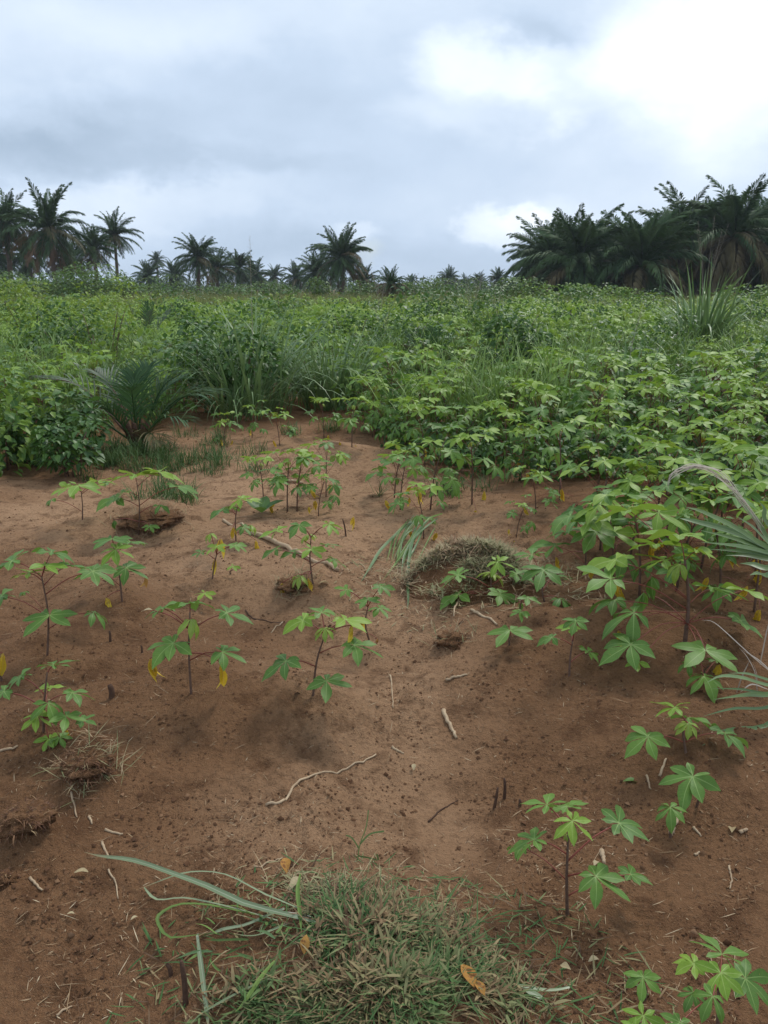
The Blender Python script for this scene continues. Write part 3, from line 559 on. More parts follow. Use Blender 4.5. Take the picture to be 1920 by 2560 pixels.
# things that keep cassava away from where they stand: (x, y, radius)
def px_at(px, d): return (px - 960) / FPX * (d / CP if d < 1.5 else d * CP + CAM_H * SP)
KEEP = []
def keep(px, d, r): KEEP.append((px_at(px, d), d, r)); return px_at(px, d), d
SAP = keep(345, 8.1, .75)
BUSHES = [  # px, distance, width, height, material, leaf size, count, label
    (10, 7.1, 1.0, .95, 'bush_mid', .085, 620, 'yellow-green broad-leaved bush at the left edge'),
    (120, 7.3, .95, .72, 'bush', .08, 620, 'round-leaved dark green bush between the left edge and the small palm'),
    (185, 6.75, .62, .50, 'bush', .065, 420, 'low dark bush right in front of the small palm on its left'),
    (225, 13.2, 1.6, 1.15, 'bush', .07, 900, 'large dark bush behind the small palm'),
    (265, 12.6, 1.1, 1.25, 'bush_bright', .06, 500, 'yellow-green creeper crowning the large dark bush behind the small palm'),
    (590, 10.6, 1.45, 1.12, 'bush', .085, 1300, 'big dark leafy mound under tall grass left of centre'),
    (500, 11.4, .9, .95, 'bush', .08, 500, 'light leafy bush on the left flank of the big dark mound'),
    (1010, 14.4, 1.2, .9, 'bush', .06, 800, 'dark scrubby bush with dry stalks at centre'),
    (1270, 11.6, 1.2, .95, 'bush', .085, 900, 'bush of large heart-shaped leaves right of centre'),
    (1060, 22, 2.0, 1.3, 'bush', .09, 800, 'dark round shrub standing beyond the centre scrub'),
    (1280, 18, 1.8, 1.15, 'bush', .08, 700, 'dark shrub in the field behind the heart-leaved bush'),
    (90, 19, 1.6, 1.35, 'bush_bright', .09, 600, 'yellow-green shrub in the far left field'),
    (480, 24, 1.8, 1.25, 'bush', .09, 600, 'dark low shrub in the field behind the big mound'),
    (1560, 30, 2.6, 1.3, 'bush', .1, 700, 'low spreading shrub in front of the palm grove'),
    (690, 27, 2.2, 1.3, 'bush', .1, 600, 'dark shrub below the small palm left of the big centre palm'), (880, 18, 1.4, 1.0, 'bush', .08, 600, 'dark leafy shrub between the broad tussock and the horizon'), (1420, 22, 1.8, 1.15, 'bush', .09, 600, 'dark shrub in the field left of the tallest tussock'),
    (1640, 14, 1.3, .95, 'bush', .07, 700, 'dark creeper bush in front of the tallest tussock'), (330, 30, 2.4, 1.3, 'bush_bright', .1, 600, 'light green shrub below the slender palm'), (1180, 33, 2.6, 1.4, 'bush', .1, 700, 'dark shrub below the distant small palms'), (30, 28, 2.2, 1.4, 'bush', .1, 600, 'dark shrub at the left edge below the tall palms'), (1860, 23, 1.8, 1.2, 'bush', .09, 600, 'dark shrub near the right edge below the grove'),
]
for b_ in BUSHES: keep(b_[0], b_[1] - .12, b_[2] * .55)
for q_ in ((830, 10.8, .55), (1750, 17.2, .9), (1370, 11.9, .35), (1555, 9.8, .35), (640, 9.9, .6)): keep(*q_)
front = lambda px: np.interp(px, [-400, 120, 250, 420, 560, 760, 900, 980, 1060, 1250, 1500, 1600, 1920, 2400], [7.0, 7.4, 8.8, 9.6, 11, 10.6, 9.2, 7.5, 6.9, 6.3, 6.3, 5.9, 5.5, 5.2])
MARKS = [(345, 8.1, 'the small dark palm'), (10, 7.1, 'the yellow-green edge bush'), (120, 7.3, 'the round-leaved bush'), (240, 13.0, 'the large left bush'), (610, 10.5, 'the big dark mound'), (830, 10.9, 'the broad grass tussock'), (1020, 14.2, 'the centre scrub'), (1270, 11.6, 'the heart-leaved bush'), (1370, 12.0, 'the wide bent grass blades'), (1555, 9.8, 'the tussock in the dense stand'), (1480, 15.5, 'the grass before the grove'), (1750, 17.5, 'the tallest grass tussock'), (1890, 12.5, 'the right edge tussock'), (370, 19.5, 'the grey-green young palm'), (90, 19, 'the yellow-green far shrub'), (270, 11.6, 'the pale bent grass'), (1712, 4.2, 'the largest near cassava'), (1400, 6.2, 'the dark hollow'), (985, 6.8, 'the stand left end'), (1180, 6.4, 'the yellow-topped cassava'), (840, 8.6, 'the red soil mound'), (1060, 22, 'the dark round shrub'), (1280, 18, 'the dark field shrub'), (720, 19, 'the far grass tussock'), (1890, 5.2, 'the right edge palm leaflets'), (480, 24, 'the low dark shrub'), (30, 14.5, 'the left edge tussock')]
def mark_label(px, d, sc, two):
    x = px_at(px, d); best = min(MARKS, key=lambda q_: (px_at(q_[0], q_[1]) - x) ** 2 + .5 * (q_[1] - d) ** 2); ax, ad = x - px_at(best[0], best[1]), d - best[1]; far_ = math.hypot(ax, ad) > 1.6
    if abs(ax) > abs(ad) * .8: rel = ('well ' if far_ else 'just ') + ('right of' if ax > 0 else 'left of')
    else: rel = ('well ' if far_ else 'close ') + ('behind' if ad > 0 else 'in front of')
    if .35 < min(abs(ax), abs(ad)) / max(abs(ax), abs(ad), .01) : rel = ('behind and ' if ad > 0 else 'in front and ') + ('right of' if ax > 0 else 'left of') if not far_ else rel
    return '%s %scassava plant %s %s' % ('tall' if sc > 1.06 else ('low' if sc < .88 else 'knee-high'), 'two-stemmed ' if two else '', rel, best[2])
pts = list(CASS); far_pts = []; tries = 0
cand = []
for d0, d1, n in ((5.2, 9, 2600), (9, 14, 3000), (14, 22, 3000)):
    for _ in range(n): cand.append((math.sqrt(random.uniform(d0 * d0, d1 * d1)), random.uniform(-120, 2040)))
cand.sort()
nindiv = 0
grid = []
def weedy(x, d, px):
    return pn(x * .55 + 17, d * .30 + 5) + .5 * pn(x * 1.4 + 2, d * .8) + .20 * np.clip((1180 - px) / 200, 0, 1) * np.clip((21 - d) / 4, 0, 1)
for d, px in cand:
    x, y = px_at(px, d), d
    if d < front(px): continue
    if d > 9.0 and float(weedy(np.array([x]), np.array([y]), np.array([px]))[0]) > .20: continue
    sp_ = .50 if d < 9 else (.62 if d < 14 else .85)
    if any((x - a) ** 2 + (y - b) ** 2 < r * r for a, b, r in KEEP): continue
    if any((x - a) ** 2 + (y - b) ** 2 < sp_ * sp_ for a, b in pts): continue
    pts.append((x, y))
    if nindiv < 262:
        ki = random.randrange(4); sc_ = random.uniform(.62, .88) if d - front(px) < .8 else float(np.clip(random.uniform(.78, 1.12) + .35 * pn(np.array([x * .6]), np.array([y * .6]))[0], .6, 1.35))
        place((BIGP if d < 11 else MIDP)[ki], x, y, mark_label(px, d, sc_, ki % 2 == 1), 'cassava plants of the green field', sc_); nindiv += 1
    else: far_pts.append((x, y))

# alike plants are told apart by their order from the left
same = {}
for o in COL.objects:
    if o.get('group') == 'cassava plants of the green field': same.setdefault(o['label'], []).append(o)
NUM = ['', '', 'two', 'three', 'four', 'five', 'six']; ORD = ['leftmost', 'second from left', 'third from left', 'fourth from left', 'fifth from left']
for lb, os_ in same.items():
    k = len(os_)
    if 1 < k <= 6:
        for i_, o in enumerate(sorted(os_, key=lambda q_: q_.location.x / q_.location.y)):
            new = ('rightmost' if i_ == k - 1 else ORD[i_]) + ' of ' + NUM[k] + ' ' + lb.replace('cassava plant', 'cassava plants', 1)
            if len(new.split()) <= 16: o['label'] = new

# beyond the plants that can be counted: one mass of cassava and weeds
N = 2300
d = np.sqrt(U_(17 ** 2, 62 ** 2, N) * 1.0); d = 17 + (56 - 17) * U_(0, 1, N) ** 1.25; pxx = U_(-160, 2080, N)
fx = np.array([px_at(p_, 1.0) for p_ in pxx]) * d
FP = np.concatenate([np.stack([fx, d], -1), np.array(far_pts).reshape(-1, 2)])
okm = np.array([all((a - k[0]) ** 2 + (b - k[1]) ** 2 > (k[2] * .8) ** 2 for k in KEEP) for a, b in FP]); FP = FP[okm & ((pn(FP[:, 0] * .55 + 17, FP[:, 1] * .30 + 5) < .22) | (rng.random(len(FP)) < .3))]
g = G(); zz = H(FP[:, 0], FP[:, 1])
for kd, mi, per in (('m', 0, 7), ('b', 1, 7), ('d', 0, 3), ('n', 2, 1)):
    for v in range(2):
        tpl = leaf_petiole(kd, 500 + v, 2, 1.0, {'m': .45, 'b': .7, 'd': .1, 'n': 1.0}[kd])[:4]
        sel = np.repeat(np.arange(len(FP)), (per + v) // 2 if per > 1 else v); n = len(sel)
        hb = (.30 + .62 * np.clip(.5 + 1.1 * pn(FP[:, 0] * .35, FP[:, 1] * .22) + rng.normal(0, .18, len(FP)), 0, 1.3))[sel]
        zf = U_({'m': .35, 'b': .7, 'd': .25, 'n': .95}[kd], {'m': .9, 'b': 1.0, 'd': .6, 'n': 1.05}[kd], n)
        pos = np.stack([FP[sel, 0] + rng.normal(0, .1, n), FP[sel, 1] + rng.normal(0, .1, n), zz[sel] + hb * zf], -1)
        mats3 = rotz(U_(0, 6.28, n)) @ roty(rng.normal(0, .2, n)) * (U_(.13, .20, n) * (1 + .010 * FP[sel, 1]))[:, None, None]
        g.add(*spread(tpl, mats3, pos), mi=mi)
tag(obj('field_vegetation', g.mesh('field_vegetation', [M['leaf_far'], M['leaf_bright'], M['leaf_new']])), kind='stuff')

ovate_ = (np.array([[0, 0, 0], [.45, -.34, .08], [.45, .34, .08], [1.0, 0, -.12]]), np.zeros((0, 4), int), np.array([[0, 1, 2], [1, 3, 2]]), np.array([[0, 0, 0], [-.3, .4, 0], [.3, .4, 0], [0, 1, 0]], float))
# grass between the plants and beyond them
def grass_patch(name, n, posf, ln, wd, lean, curv, mat, rows=4, seedheads=False):
    pos = posf(n); n = len(pos)
    g = G().add(*blades(pos, U_(0, 6.28, n), U_(*ln, n), U_(*wd, n), np.abs(rng.normal(*lean, n)), U_(*curv, n), rows))
    return g.mesh(name, [M[mat]])
def field(d0, d1, pw=1.0, hz=0):
    def f(n):
        d = d0 + (d1 - d0) * U_(0, 1, n) ** pw; px = U_(-160, 2080, n); k = np.array([px_at(0, 1.0), px_at(1920, 1.0)]); x = (k[0] + (k[1] - k[0]) * px / 1920) * d
        fr = front(px); ok = (d > fr + .2) & (pn(x * .5 + 4, d * .35) + .5 * pn(x * 1.3, d * 1.1) > .08); x, d = x[ok], d[ok]
        return np.stack([x, d, H(x, d)], -1)
    return f
tag(obj('field_grass', grass_patch('field_grass', 40000, field(8, 46, 1.2), (.55, 1.35), (.005, .011), (.2, .2), (.3, 1.9), 'grass', 6)), kind='stuff')
def wide(d0, d1):
    def f(n):
        d = d0 * (d1 / d0) ** U_(0, 1, n); px = U_(-160, 2080, n); k0, k1 = px_at(0, 1.0), px_at(1920, 1.0); x = (k0 + (k1 - k0) * px / 1920) * d
        return np.stack([x, d, H(x, d)], -1)
    return f
tag(obj('meadow_grass', grass_patch('meadow_grass', 60000, wide(40, 160), (.6, 1.3), (.012, .026), (.2, .2), (.1, 1.2), 'meadow', 3)), kind='stuff')
# broad-leaved weeds in uneven patches between the crop
n = 85000; d = 8.6 + 44 * U_(0, 1, n) ** 1.15; px = U_(-160, 2080, n); k0, k1 = px_at(0, 1.0), px_at(1920, 1.0); x = (k0 + (k1 - k0) * px / 1920) * d; nz = weedy(x, d, px); ok = (d > front(px) + .5) & (nz > .10); x, d, nz = x[ok], d[ok], nz[ok]; n = len(x)
hh = (.26 + 1.75 * np.clip(nz - .1, 0, .6)) * (1 + .35 * pn(x * 2.2, d * 1.6)) * (1 + .006 * d); pos = np.stack([x, d, H(x, d) + hh * U_(.25, 1.05, n)], -1); g = G(); tone = pn(x * .3 + 50, d * .25) + rng.normal(0, .12, n)
for mi_, sel in ((0, tone < .12), (1, tone >= .12)):
    k = int(sel.sum()); g.add(*spread(ovate_, rotz(U_(0, 6.28, k)) @ roty(rng.normal(.35, .4, k)) @ rotx(rng.normal(0, .35, k)) * (U_(.06, .13, k) * (1 + .012 * d[sel]))[:, None, None], pos[sel]), mi=mi_)
n = 16000; px = U_(850, 2050, n); d = front(px) + .1 + 5.5 * U_(0, 1, n) ** 1.3; x = (k0 + (k1 - k0) * px / 1920) * d; ok = pn(x * 1.1, d * 1.1 + 4) > -.12; x, d = x[ok], d[ok]; n = len(x)
g.add(*spread(ovate_, rotz(U_(0, 6.28, n)) @ roty(rng.normal(.4, .4, n)) @ rotx(rng.normal(0, .4, n)) * U_(.04, .09, n)[:, None, None], np.stack([x, d, H(x, d) + U_(.02, .34, n) * (1 + .6 * pn(x * 1.7, d * 1.7))], -1)), mi=0)
tag(obj('field_weeds', g.mesh('field_weeds', [M['bush'], M['bush_mid']])), kind='stuff')
# ground-level weeds among the crop
def low(n):
    d = 6.2 + 20 * U_(0, 1, n) ** 1.2; px = U_(-100, 2020, n); k0, k1 = px_at(0, 1.0), px_at(1920, 1.0); x = (k0 + (k1 - k0) * px / 1920) * d; ok = d > front(px) + .35; x, d = x[ok], d[ok]
    return np.stack([x, d, H(x, d)], -1)
tag(obj('undergrowth', grass_patch('undergrowth', 12000, low, (.12, .38), (.005, .012), (.5, .3), (.2, 1.0), 'short_grass', 3)), kind='stuff')
def sgrass(n):
    o = []
    for px, py, rx, ry, k in ((300, 1140, .45, .38, 42), (480, 1165, .60, .30, 36), (840, 1085, .6, .25, 7), (420, 1250, .35, .2, 10), (1160, 1230, .4, .25, 8), (600, 1100, .8, .3, 9)):
        x, y = flat(px, py); cx, cy = x + rng.normal(0, rx * .6, k), y + rng.normal(0, ry * .7, k); m_ = rng.integers(12, 62, k); o.append(np.stack([np.repeat(cx, m_) + rng.normal(0, .045, m_.sum()), np.repeat(cy, m_) + rng.normal(0, .045, m_.sum())], -1))
    p_ = np.concatenate(o); return np.stack([p_[:, 0], p_[:, 1], H(p_[:, 0], p_[:, 1]) - .005], -1)
tag(obj('short_grass', grass_patch('short_grass', 4200, sgrass, (.06, .26), (.0018, .004), (.55, .35), (.2, 1.6), 'short_grass', 4)), kind='stuff')

# ------------------------------------------------------------------ tall grass tussocks
def tussock(px, d, rad, hgt, nb, mat, label, wd=(.007, .013), stalks=0, lean=(.25, .18), group='tall grass tussocks'):
    x, y = px_at(px, d), d; z = float(H(x, y)); t_ = thing('grass_tussock', (x, y, z), label, 'grass', group)
    a = U_(0, 6.28, nb); rr = rad * .45 * np.sqrt(U_(0, 1, nb)); pos = np.stack([rr * np.cos(a), rr * np.sin(a), np.full(nb, -.03)], -1)
    g = G().add(*blades(pos, a + rng.normal(0, .5, nb), U_(.45, 1.0, nb) * hgt * 1.25, U_(*wd, nb), np.abs(rng.normal(*lean, nb)), U_(.2, 2.6, nb), 9))
    o = obj('blades', g.mesh('blades', [M[mat]]), t_); o['kind'] = 'stuff'
    for k in range(stalks):
        aa = random.uniform(0, 6.28); ln = hgt * random.uniform(1.1, 1.55); p_ = [np.array([0, 0, 0]), np.array([math.cos(aa) * .08, math.sin(aa) * .08, ln * .6]), np.array([math.cos(aa) * .3, math.sin(aa) * .3, ln])]
        g = G().add(*tube(smooth_line(p_, 8), np.linspace(.004, .0012, 8), 4))
        q0 = smooth_line(p_, 40)
        for i_ in range(28, 40):
            for _ in range(2):
                b_ = random.uniform(0, 6.28); e = q0[i_] + np.array([math.cos(b_) * .09, math.sin(b_) * .09, .05]) * (42 - i_) / 12
                g.add(*tube(np.array([q0[i_], e]), [.0012, .0006], 3))
        o = obj('flower_stalk', g.mesh('flower_stalk', [M['straw_grey']]), t_); o['kind'] = 'stuff'
    return t_
tussock(640, 10.25, 1.0, 1.55, 150, 'grass_blue', 'tall drooping grass rising out of the big dark leafy mound', stalks=1, wd=(.009, .016), lean=(.3, .25))
tussock(585, 9.9, .6, .95, 90, 'grass_blue', 'shorter grass hanging over the front of the big dark mound', lean=(.5, .2))
tussock(830, 10.9, .9, 1.15, 190, 'grass_blue', 'broad upright grass tussock right of the big dark mound', wd=(.009, .017))
tussock(770, 13.5, .7, 1.1, 90, 'grass', 'thin light grass tussock behind the broad upright one')
tussock(1370, 12.0, .5, 1.15, 46, 'grass_blue', 'sparse grass with wide pale bent blades above the heart-leaved bush', wd=(.012, .02), lean=(.25, .15))
tussock(1555, 9.8, .6, 1.05, 110, 'grass_blue', 'upright grass tussock inside the dense cassava stand at right', stalks=1)
tussock(1745, 17.5, 1.0, 2.05, 170, 'grass_blue', 'tallest dark grass tussock standing in front of the palm grove', wd=(.014, .028), stalks=6, lean=(.14, .12))
tussock(1850, 16, .8, 1.1, 100, 'grass_blue', 'lower grass tussock just right of the tallest one')
tussock(1890, 12.5, .8, 1.05, 120, 'grass', 'grass tussock at the right edge of the field')
tussock(270, 11.6, .7, .95, 110, 'grass_blue', 'pale bent grass in front of the large dark bush behind the small palm', wd=(.008, .014))
tussock(420, 10.6, .6, .85, 80, 'grass_blue', 'small pale grass tussock to the right behind the small palm')
tussock(1120, 14, .7, .95, 90, 'grass', 'thin grass tussock right beside the centre scrub')
tussock(960, 14.2, .8, 1.0, 120, 'grass', 'dry-looking grass tussock left of the centre scrub', stalks=3)
tussock(1180, 26, 1.0, 1.35, 90, 'meadow', 'thin flowering grass with stalks against the sky right of centre', stalks=12, lean=(.15, .1))
tussock(950, 28, 1.0, 1.4, 80, 'meadow', 'thin flowering grass with stalks against the sky at centre', stalks=9, lean=(.15, .1))
tussock(1240, 24, .9, 1.3, 70, 'meadow', 'thin flowering grass nearest the left end of the grove', stalks=8, lean=(.15, .1))
tussock(30, 14.5, .8, 1.1, 90, 'grass', 'grass tussock near the left edge behind the yellow-green bush')
tussock(1480, 15.5, 1.0, 1.0, 130, 'grass_blue', 'grass tussock half way between the heart-leaved bush and the grove')
tussock(720, 19, 1.0, 1.1, 110, 'grass', 'grass tussock far behind the big dark mound')

# ------------------------------------------------------------------ bushes
ovate = (np.array([[0, 0, 0], [.38, -.33, .10], [.45, 0, .0], [.38, .33, .10], [.8, -.20, .0], [.8, .20, .0], [1.08, 0, -.16]]), np.array([[0, 1, 2, 2]])[:0].reshape(0, 4), np.array([[0, 1, 2], [0, 2, 3], [1, 4, 2], [2, 5, 3], [4, 6, 2], [2, 6, 5]]), np.array([[0, 0, 0], [-.3, .4, 0], [0, .45, 0], [.3, .4, 0], [-.18, .8, 0], [.18, .8, 0], [0, 1, 0]], float))
card = (np.array([[0, 0, 0], [.5, -.26, .05], [.5, .26, .05], [1.0, 0, -.1]]), np.zeros((0, 4), int), np.array([[0, 1, 2], [1, 3, 2]]), np.array([[0, 0, 0], [-.2, .5, 0], [.2, .5, 0], [0, 1, 0]], float))
def foliage(w, h, n, leaf, tpl, lobes=7, seed=0, depth=None):
    rg = np.random.default_rng(seed); dp = depth or w * .85
    C = np.stack([rg.uniform(-.33, .33, lobes) * w, rg.uniform(-.33, .33, lobes) * dp, rg.uniform(.18, .72, lobes) * h], -1); RR = np.stack([rg.uniform(.2, .32, lobes) * w, rg.uniform(.2, .32, lobes) * dp, rg.uniform(.22, .34, lobes) * h], -1)
    C[:, 2] = np.minimum(C[:, 2], h - RR[:, 2] * .9)
    k = rg.integers(0, lobes, n); v = rg.normal(0, 1, (n, 3)); v /= np.linalg.norm(v, axis=1)[:, None]; v[:, 2] = np.where(v[:, 2] < -.75, -v[:, 2], v[:, 2])
    sh = rg.uniform(.72, 1.08, n) ** 1.0; pos = C[k] + v * RR[k] * sh[:, None]; pos[:, 2] = np.maximum(pos[:, 2], .04)
    az = np.arctan2(v[:, 1], v[:, 0]) + rg.normal(0, .8, n); tl = .15 + .5 * (1 - v[:, 2]) * .6 + rg.normal(0, .3, n)
    m3 = rotz(az) @ roty(tl) @ rotx(rg.normal(0, .35, n)) * (leaf * rg.uniform(.6, 1.35, n))[:, None, None]
    return spread(tpl, m3, pos), C
def bush(px, d, w, h, mat, leaf, n, label, tpl=ovate, name='bush', group='bushes in the field', seed=0, lobes=7):
    x, y = px_at(px, d), d; b = thing(name, (x, y, float(H(x, y))), label, 'bush', group)
    ge, C = foliage(w, h, n, leaf, tpl, lobes, seed); o = obj('foliage', G().add(*ge).mesh('foliage', [M[mat]]), b); o['kind'] = 'stuff'
    g = G()
    for c in C: g.add(*tube(smooth_line([[c[0] * .4, c[1] * .4, -.05], [c[0] * .6, c[1] * .6, c[2] * .6], c], 5), np.linspace(.008, .004, 5) * (1 + h * .3), 5))
    o = obj('stems', g.mesh('stems', [M['stem']]), b); o['kind'] = 'stuff'
    return b
for k, b_ in enumerate(BUSHES): bush(b_[0], b_[1], b_[2] * (1.15 if b_[1] > 11 else 1), b_[3] * (1.42 if b_[1] > 11 else 1.05), b_[4], b_[5], int(b_[6] * 1.2), b_[7], seed=k)
for k, (px, d, w, h, n, mt, lb) in enumerate([
        (60, 72, 7.5, 2.7, 2600, 'bush_far', 'wide dark green thicket under the two tallest palms at left'), (190, 66, 7.5, 3.0, 2800, 'bush_far', 'highest dark green thicket in front of the left palms'), (300, 72, 4.5, 2.3, 1300, 'bush_far', 'thicket tapering off right of the left palms'),
        (15, 56, 4, 1.9, 1000, 'bush_bright', 'lighter bush at the far left edge of the field'), (420, 84, 6.5, 2.4, 1300, 'bush_far', 'scrub between the left palms and the lone left-centre palm'), (560, 88, 7, 2.5, 1300, 'bush_far', 'scrub right under the lone left-centre palm'), (680, 92, 6.5, 2.2, 1100, 'bush_far', 'low scrub left of the big centre palm'),
        (800, 80, 3, 2.3, 600, 'bush_far', 'dark bush at the foot of the big centre palm'), (905, 84, 4.5, 2.4, 900, 'bush_far', 'bush just right of the big centre palm'), (1040, 70, 4.5, 2.2, 900, 'bush_far', 'bush right of the feathery young palm'), (1130, 82, 6.5, 2.6, 1000, 'bush_far', 'scrub below the small distant palms'), (1245, 62, 6, 2.4, 1200, 'bush_far', 'rounded bush against the left end of the grove'),
        (1400, 60, 6, 1.8, 900, 'leaf_far', 'low light bush along the foot of the grove, left part'), (1560, 56, 5, 1.6, 800, 'leaf_far', 'low light bush along the foot of the grove, middle part'), (1880, 52, 5, 1.7, 800, 'leaf_far', 'low light bush at the right end of the grove foot')]):
    bush(px, d, w, h * (1.28 if px < 320 and d > 60 else (random.uniform(.9, 1.3) if d > 60 else 1.15)), mt, .30, int(n * 1.2), lb, tpl=card, group='bushes along the far edge of the field', seed=50 + k, lobes=12)

# ------------------------------------------------------------------ palms
def frond_geo(elev, bend, seed, nl=80, lw=.027, ll=.205, droop=.6):
    """a whole feather leaf of length 1: midrib and leaflets joined to it, x outwards, z up"""
    rg = np.random.default_rng(seed); n = 15; s = np.linspace(0, 1, n); ph = elev - bend * s ** 1.4
    xs = np.concatenate([[0], np.cumsum(np.cos(ph[1:]))]) / (n - 1); zs = np.concatenate([[0], np.cumsum(np.sin(ph[1:]))]) / (n - 1)
    ns = nl + 1; ss = np.linspace(0, 1, ns); X_, Z_ = np.interp(ss, s, xs), np.interp(ss, s, zs); PH = np.interp(ss, s, ph)
    V, T, L, Q = [], [], [], []; wr = .012 * (1 - ss) + .002
    for i_ in range(ns): V += [[X_[i_], -wr[i_], Z_[i_]], [X_[i_], wr[i_], Z_[i_]]]; L += [[0, ss[i_], 0], [0, ss[i_], 0]]
    for i_ in range(ns - 1): Q.append([2 * i_, 2 * i_ + 2, 2 * i_ + 3, 2 * i_ + 1])
    for i_ in range(4, ns):
        f = ss[i_]; lng = ll * (math.sin(min(1, (f - .02) * 1.12) * math.pi) ** .55 if f < .9 else .62 * (1.06 - f) / .16) * rg.uniform(.85, 1.1) + .012
        for sd_ in (-1, 1):
            sw = .9 - .5 * f + rg.normal(0, .1); el = .12 * (1 if rg.random() < .5 else -.8) + rg.normal(0, .08)
            t_ = np.array([math.cos(PH[i_]), 0, math.sin(PH[i_])]); nrm = np.array([-math.sin(PH[i_]), 0, math.cos(PH[i_])])
            dv = t_ * math.sin(.45 + .45 * f) + np.array([0, sd_, 0]) * math.cos(.35 + .5 * f) * sw + nrm * el; dv /= np.linalg.norm(dv)
            p0 = np.array([X_[i_], sd_ * wr[i_], Z_[i_]]); p1 = p0 + dv * lng * .5 - np.array([0, 0, .10 * droop * lng]); p2 = p0 + dv * lng - np.array([0, 0, .55 * droop * lng]); wv = t_ * lw * .5
            k = len(V); V += [list(p1 - wv), list(p1 + wv), list(p2)]; L += [[-.5, .5, 0], [.5, .5, 0], [0, 1, 0]]; b0 = 2 * i_ + (1 if sd_ > 0 else 0)
            T += [[b0, k, k + 1], [k, k + 2, k + 1]]
    return np.array(V), np.array(Q), np.array(T), np.array(L)
ELEV = [78, 58, 38, 18, -4, -28, -52, -74]; BEND = [34, 52, 62, 62, 55, 44, 30, 14]
FR = {}
BEND2 = [44, 62, 76, 80, 70, 54, 34, 14]
for mt in ('palm', 'palm_old', 'palm_dead'):
    for k, (e, b_) in enumerate(zip(ELEV, BEND)):
        if mt == 'palm_dead' and e > -20: continue
        if mt == 'palm_old' and e > 20: continue
        for v in range(4):
            ge = frond_geo(R(e), R(b_ if v < 2 else BEND2[k]), k * 10 + v, droop=.6 if mt == 'palm' else .9); FR.setdefault((mt, k), []).append(mesh('frond', *ge[:3], [M[mt]], ge[3]))
TR = []
for v in range(3):
    rg = np.random.default_rng(v); n = 26; s = np.linspace(0, 1, n); P_ = np.stack([.02 * np.sin(s * 3 + v), .02 * np.cos(s * 2 + v), s * 1.04 - .02], -1)
    Vt, Qt, Tt, Lt = tube(P_, (.055 - .012 * s + .010 * (s < .08)) * (1 + .12 * (np.arange(n) % 2)), 9); Vt[:, :2] *= rg.uniform(.92, 1.08, (len(Vt), 1)); TR.append(mesh('trunk', Vt, Qt, Tt, [M['trunk']], Lt))
def palm(px, d, zc, rad, label, nf=34, old=.09, dead=.06, group='oil palms around the field', up=1.0, trunk_r=None, name='palm_tree', seed=0, arch=0):
    """palm with its crown centre zc above the ground and leaves of length rad"""
    rg = np.random.default_rng(seed + int(px)); x, y = px_at(px, d), d
    p_ = thing(name, (x, y, 0), label, 'palm', group, rg.uniform(0, 6.28))
    tr = (trunk_r or .26) / .055; o = obj('trunk', TR[int(rg.integers(3))], p_); o.scale = (tr, tr, zc)
    for k in range(nf):
        f = (k + .5) / nf; e = 84 - (84 + 52 * up) * f ** 1.1; ki = int(np.argmin(np.abs(np.array(ELEV) - e - rg.normal(0, 6)))); mt = 'palm'
        if e < -45 and rg.random() < dead * 3: mt = 'palm_dead'
        elif e < 15 and rg.random() < old * 2: mt = 'palm_old'
        key = (mt, ki) if (mt, ki) in FR else ('palm', ki)
        sc = rad * 1.14 * rg.uniform(.86, 1.1) * (1.0 if f > .06 else .85); me = FR[key][int(rg.integers(2)) + 2 * arch]
        mtx = Matrix.Translation((0, 0, zc + rg.uniform(-.25, .25))) @ Matrix.Rotation(k * 2.39996 + rg.normal(0, .12), 4, 'Z') @ Matrix.Rotation(rg.normal(0, .07), 4, 'Y') @ Matrix.Rotation(rg.normal(0, .2), 4, 'X') @ Matrix.Scale(sc, 4)
        fo = obj('frond', me, p_, mat=mtx)
        if mt == 'palm_dead': fo['label'] = 'brown dead hanging frond'
    return p_
def zpx(py, d): dd = ray(960, py); return CAM_H + dd[2] / dd[1] * d
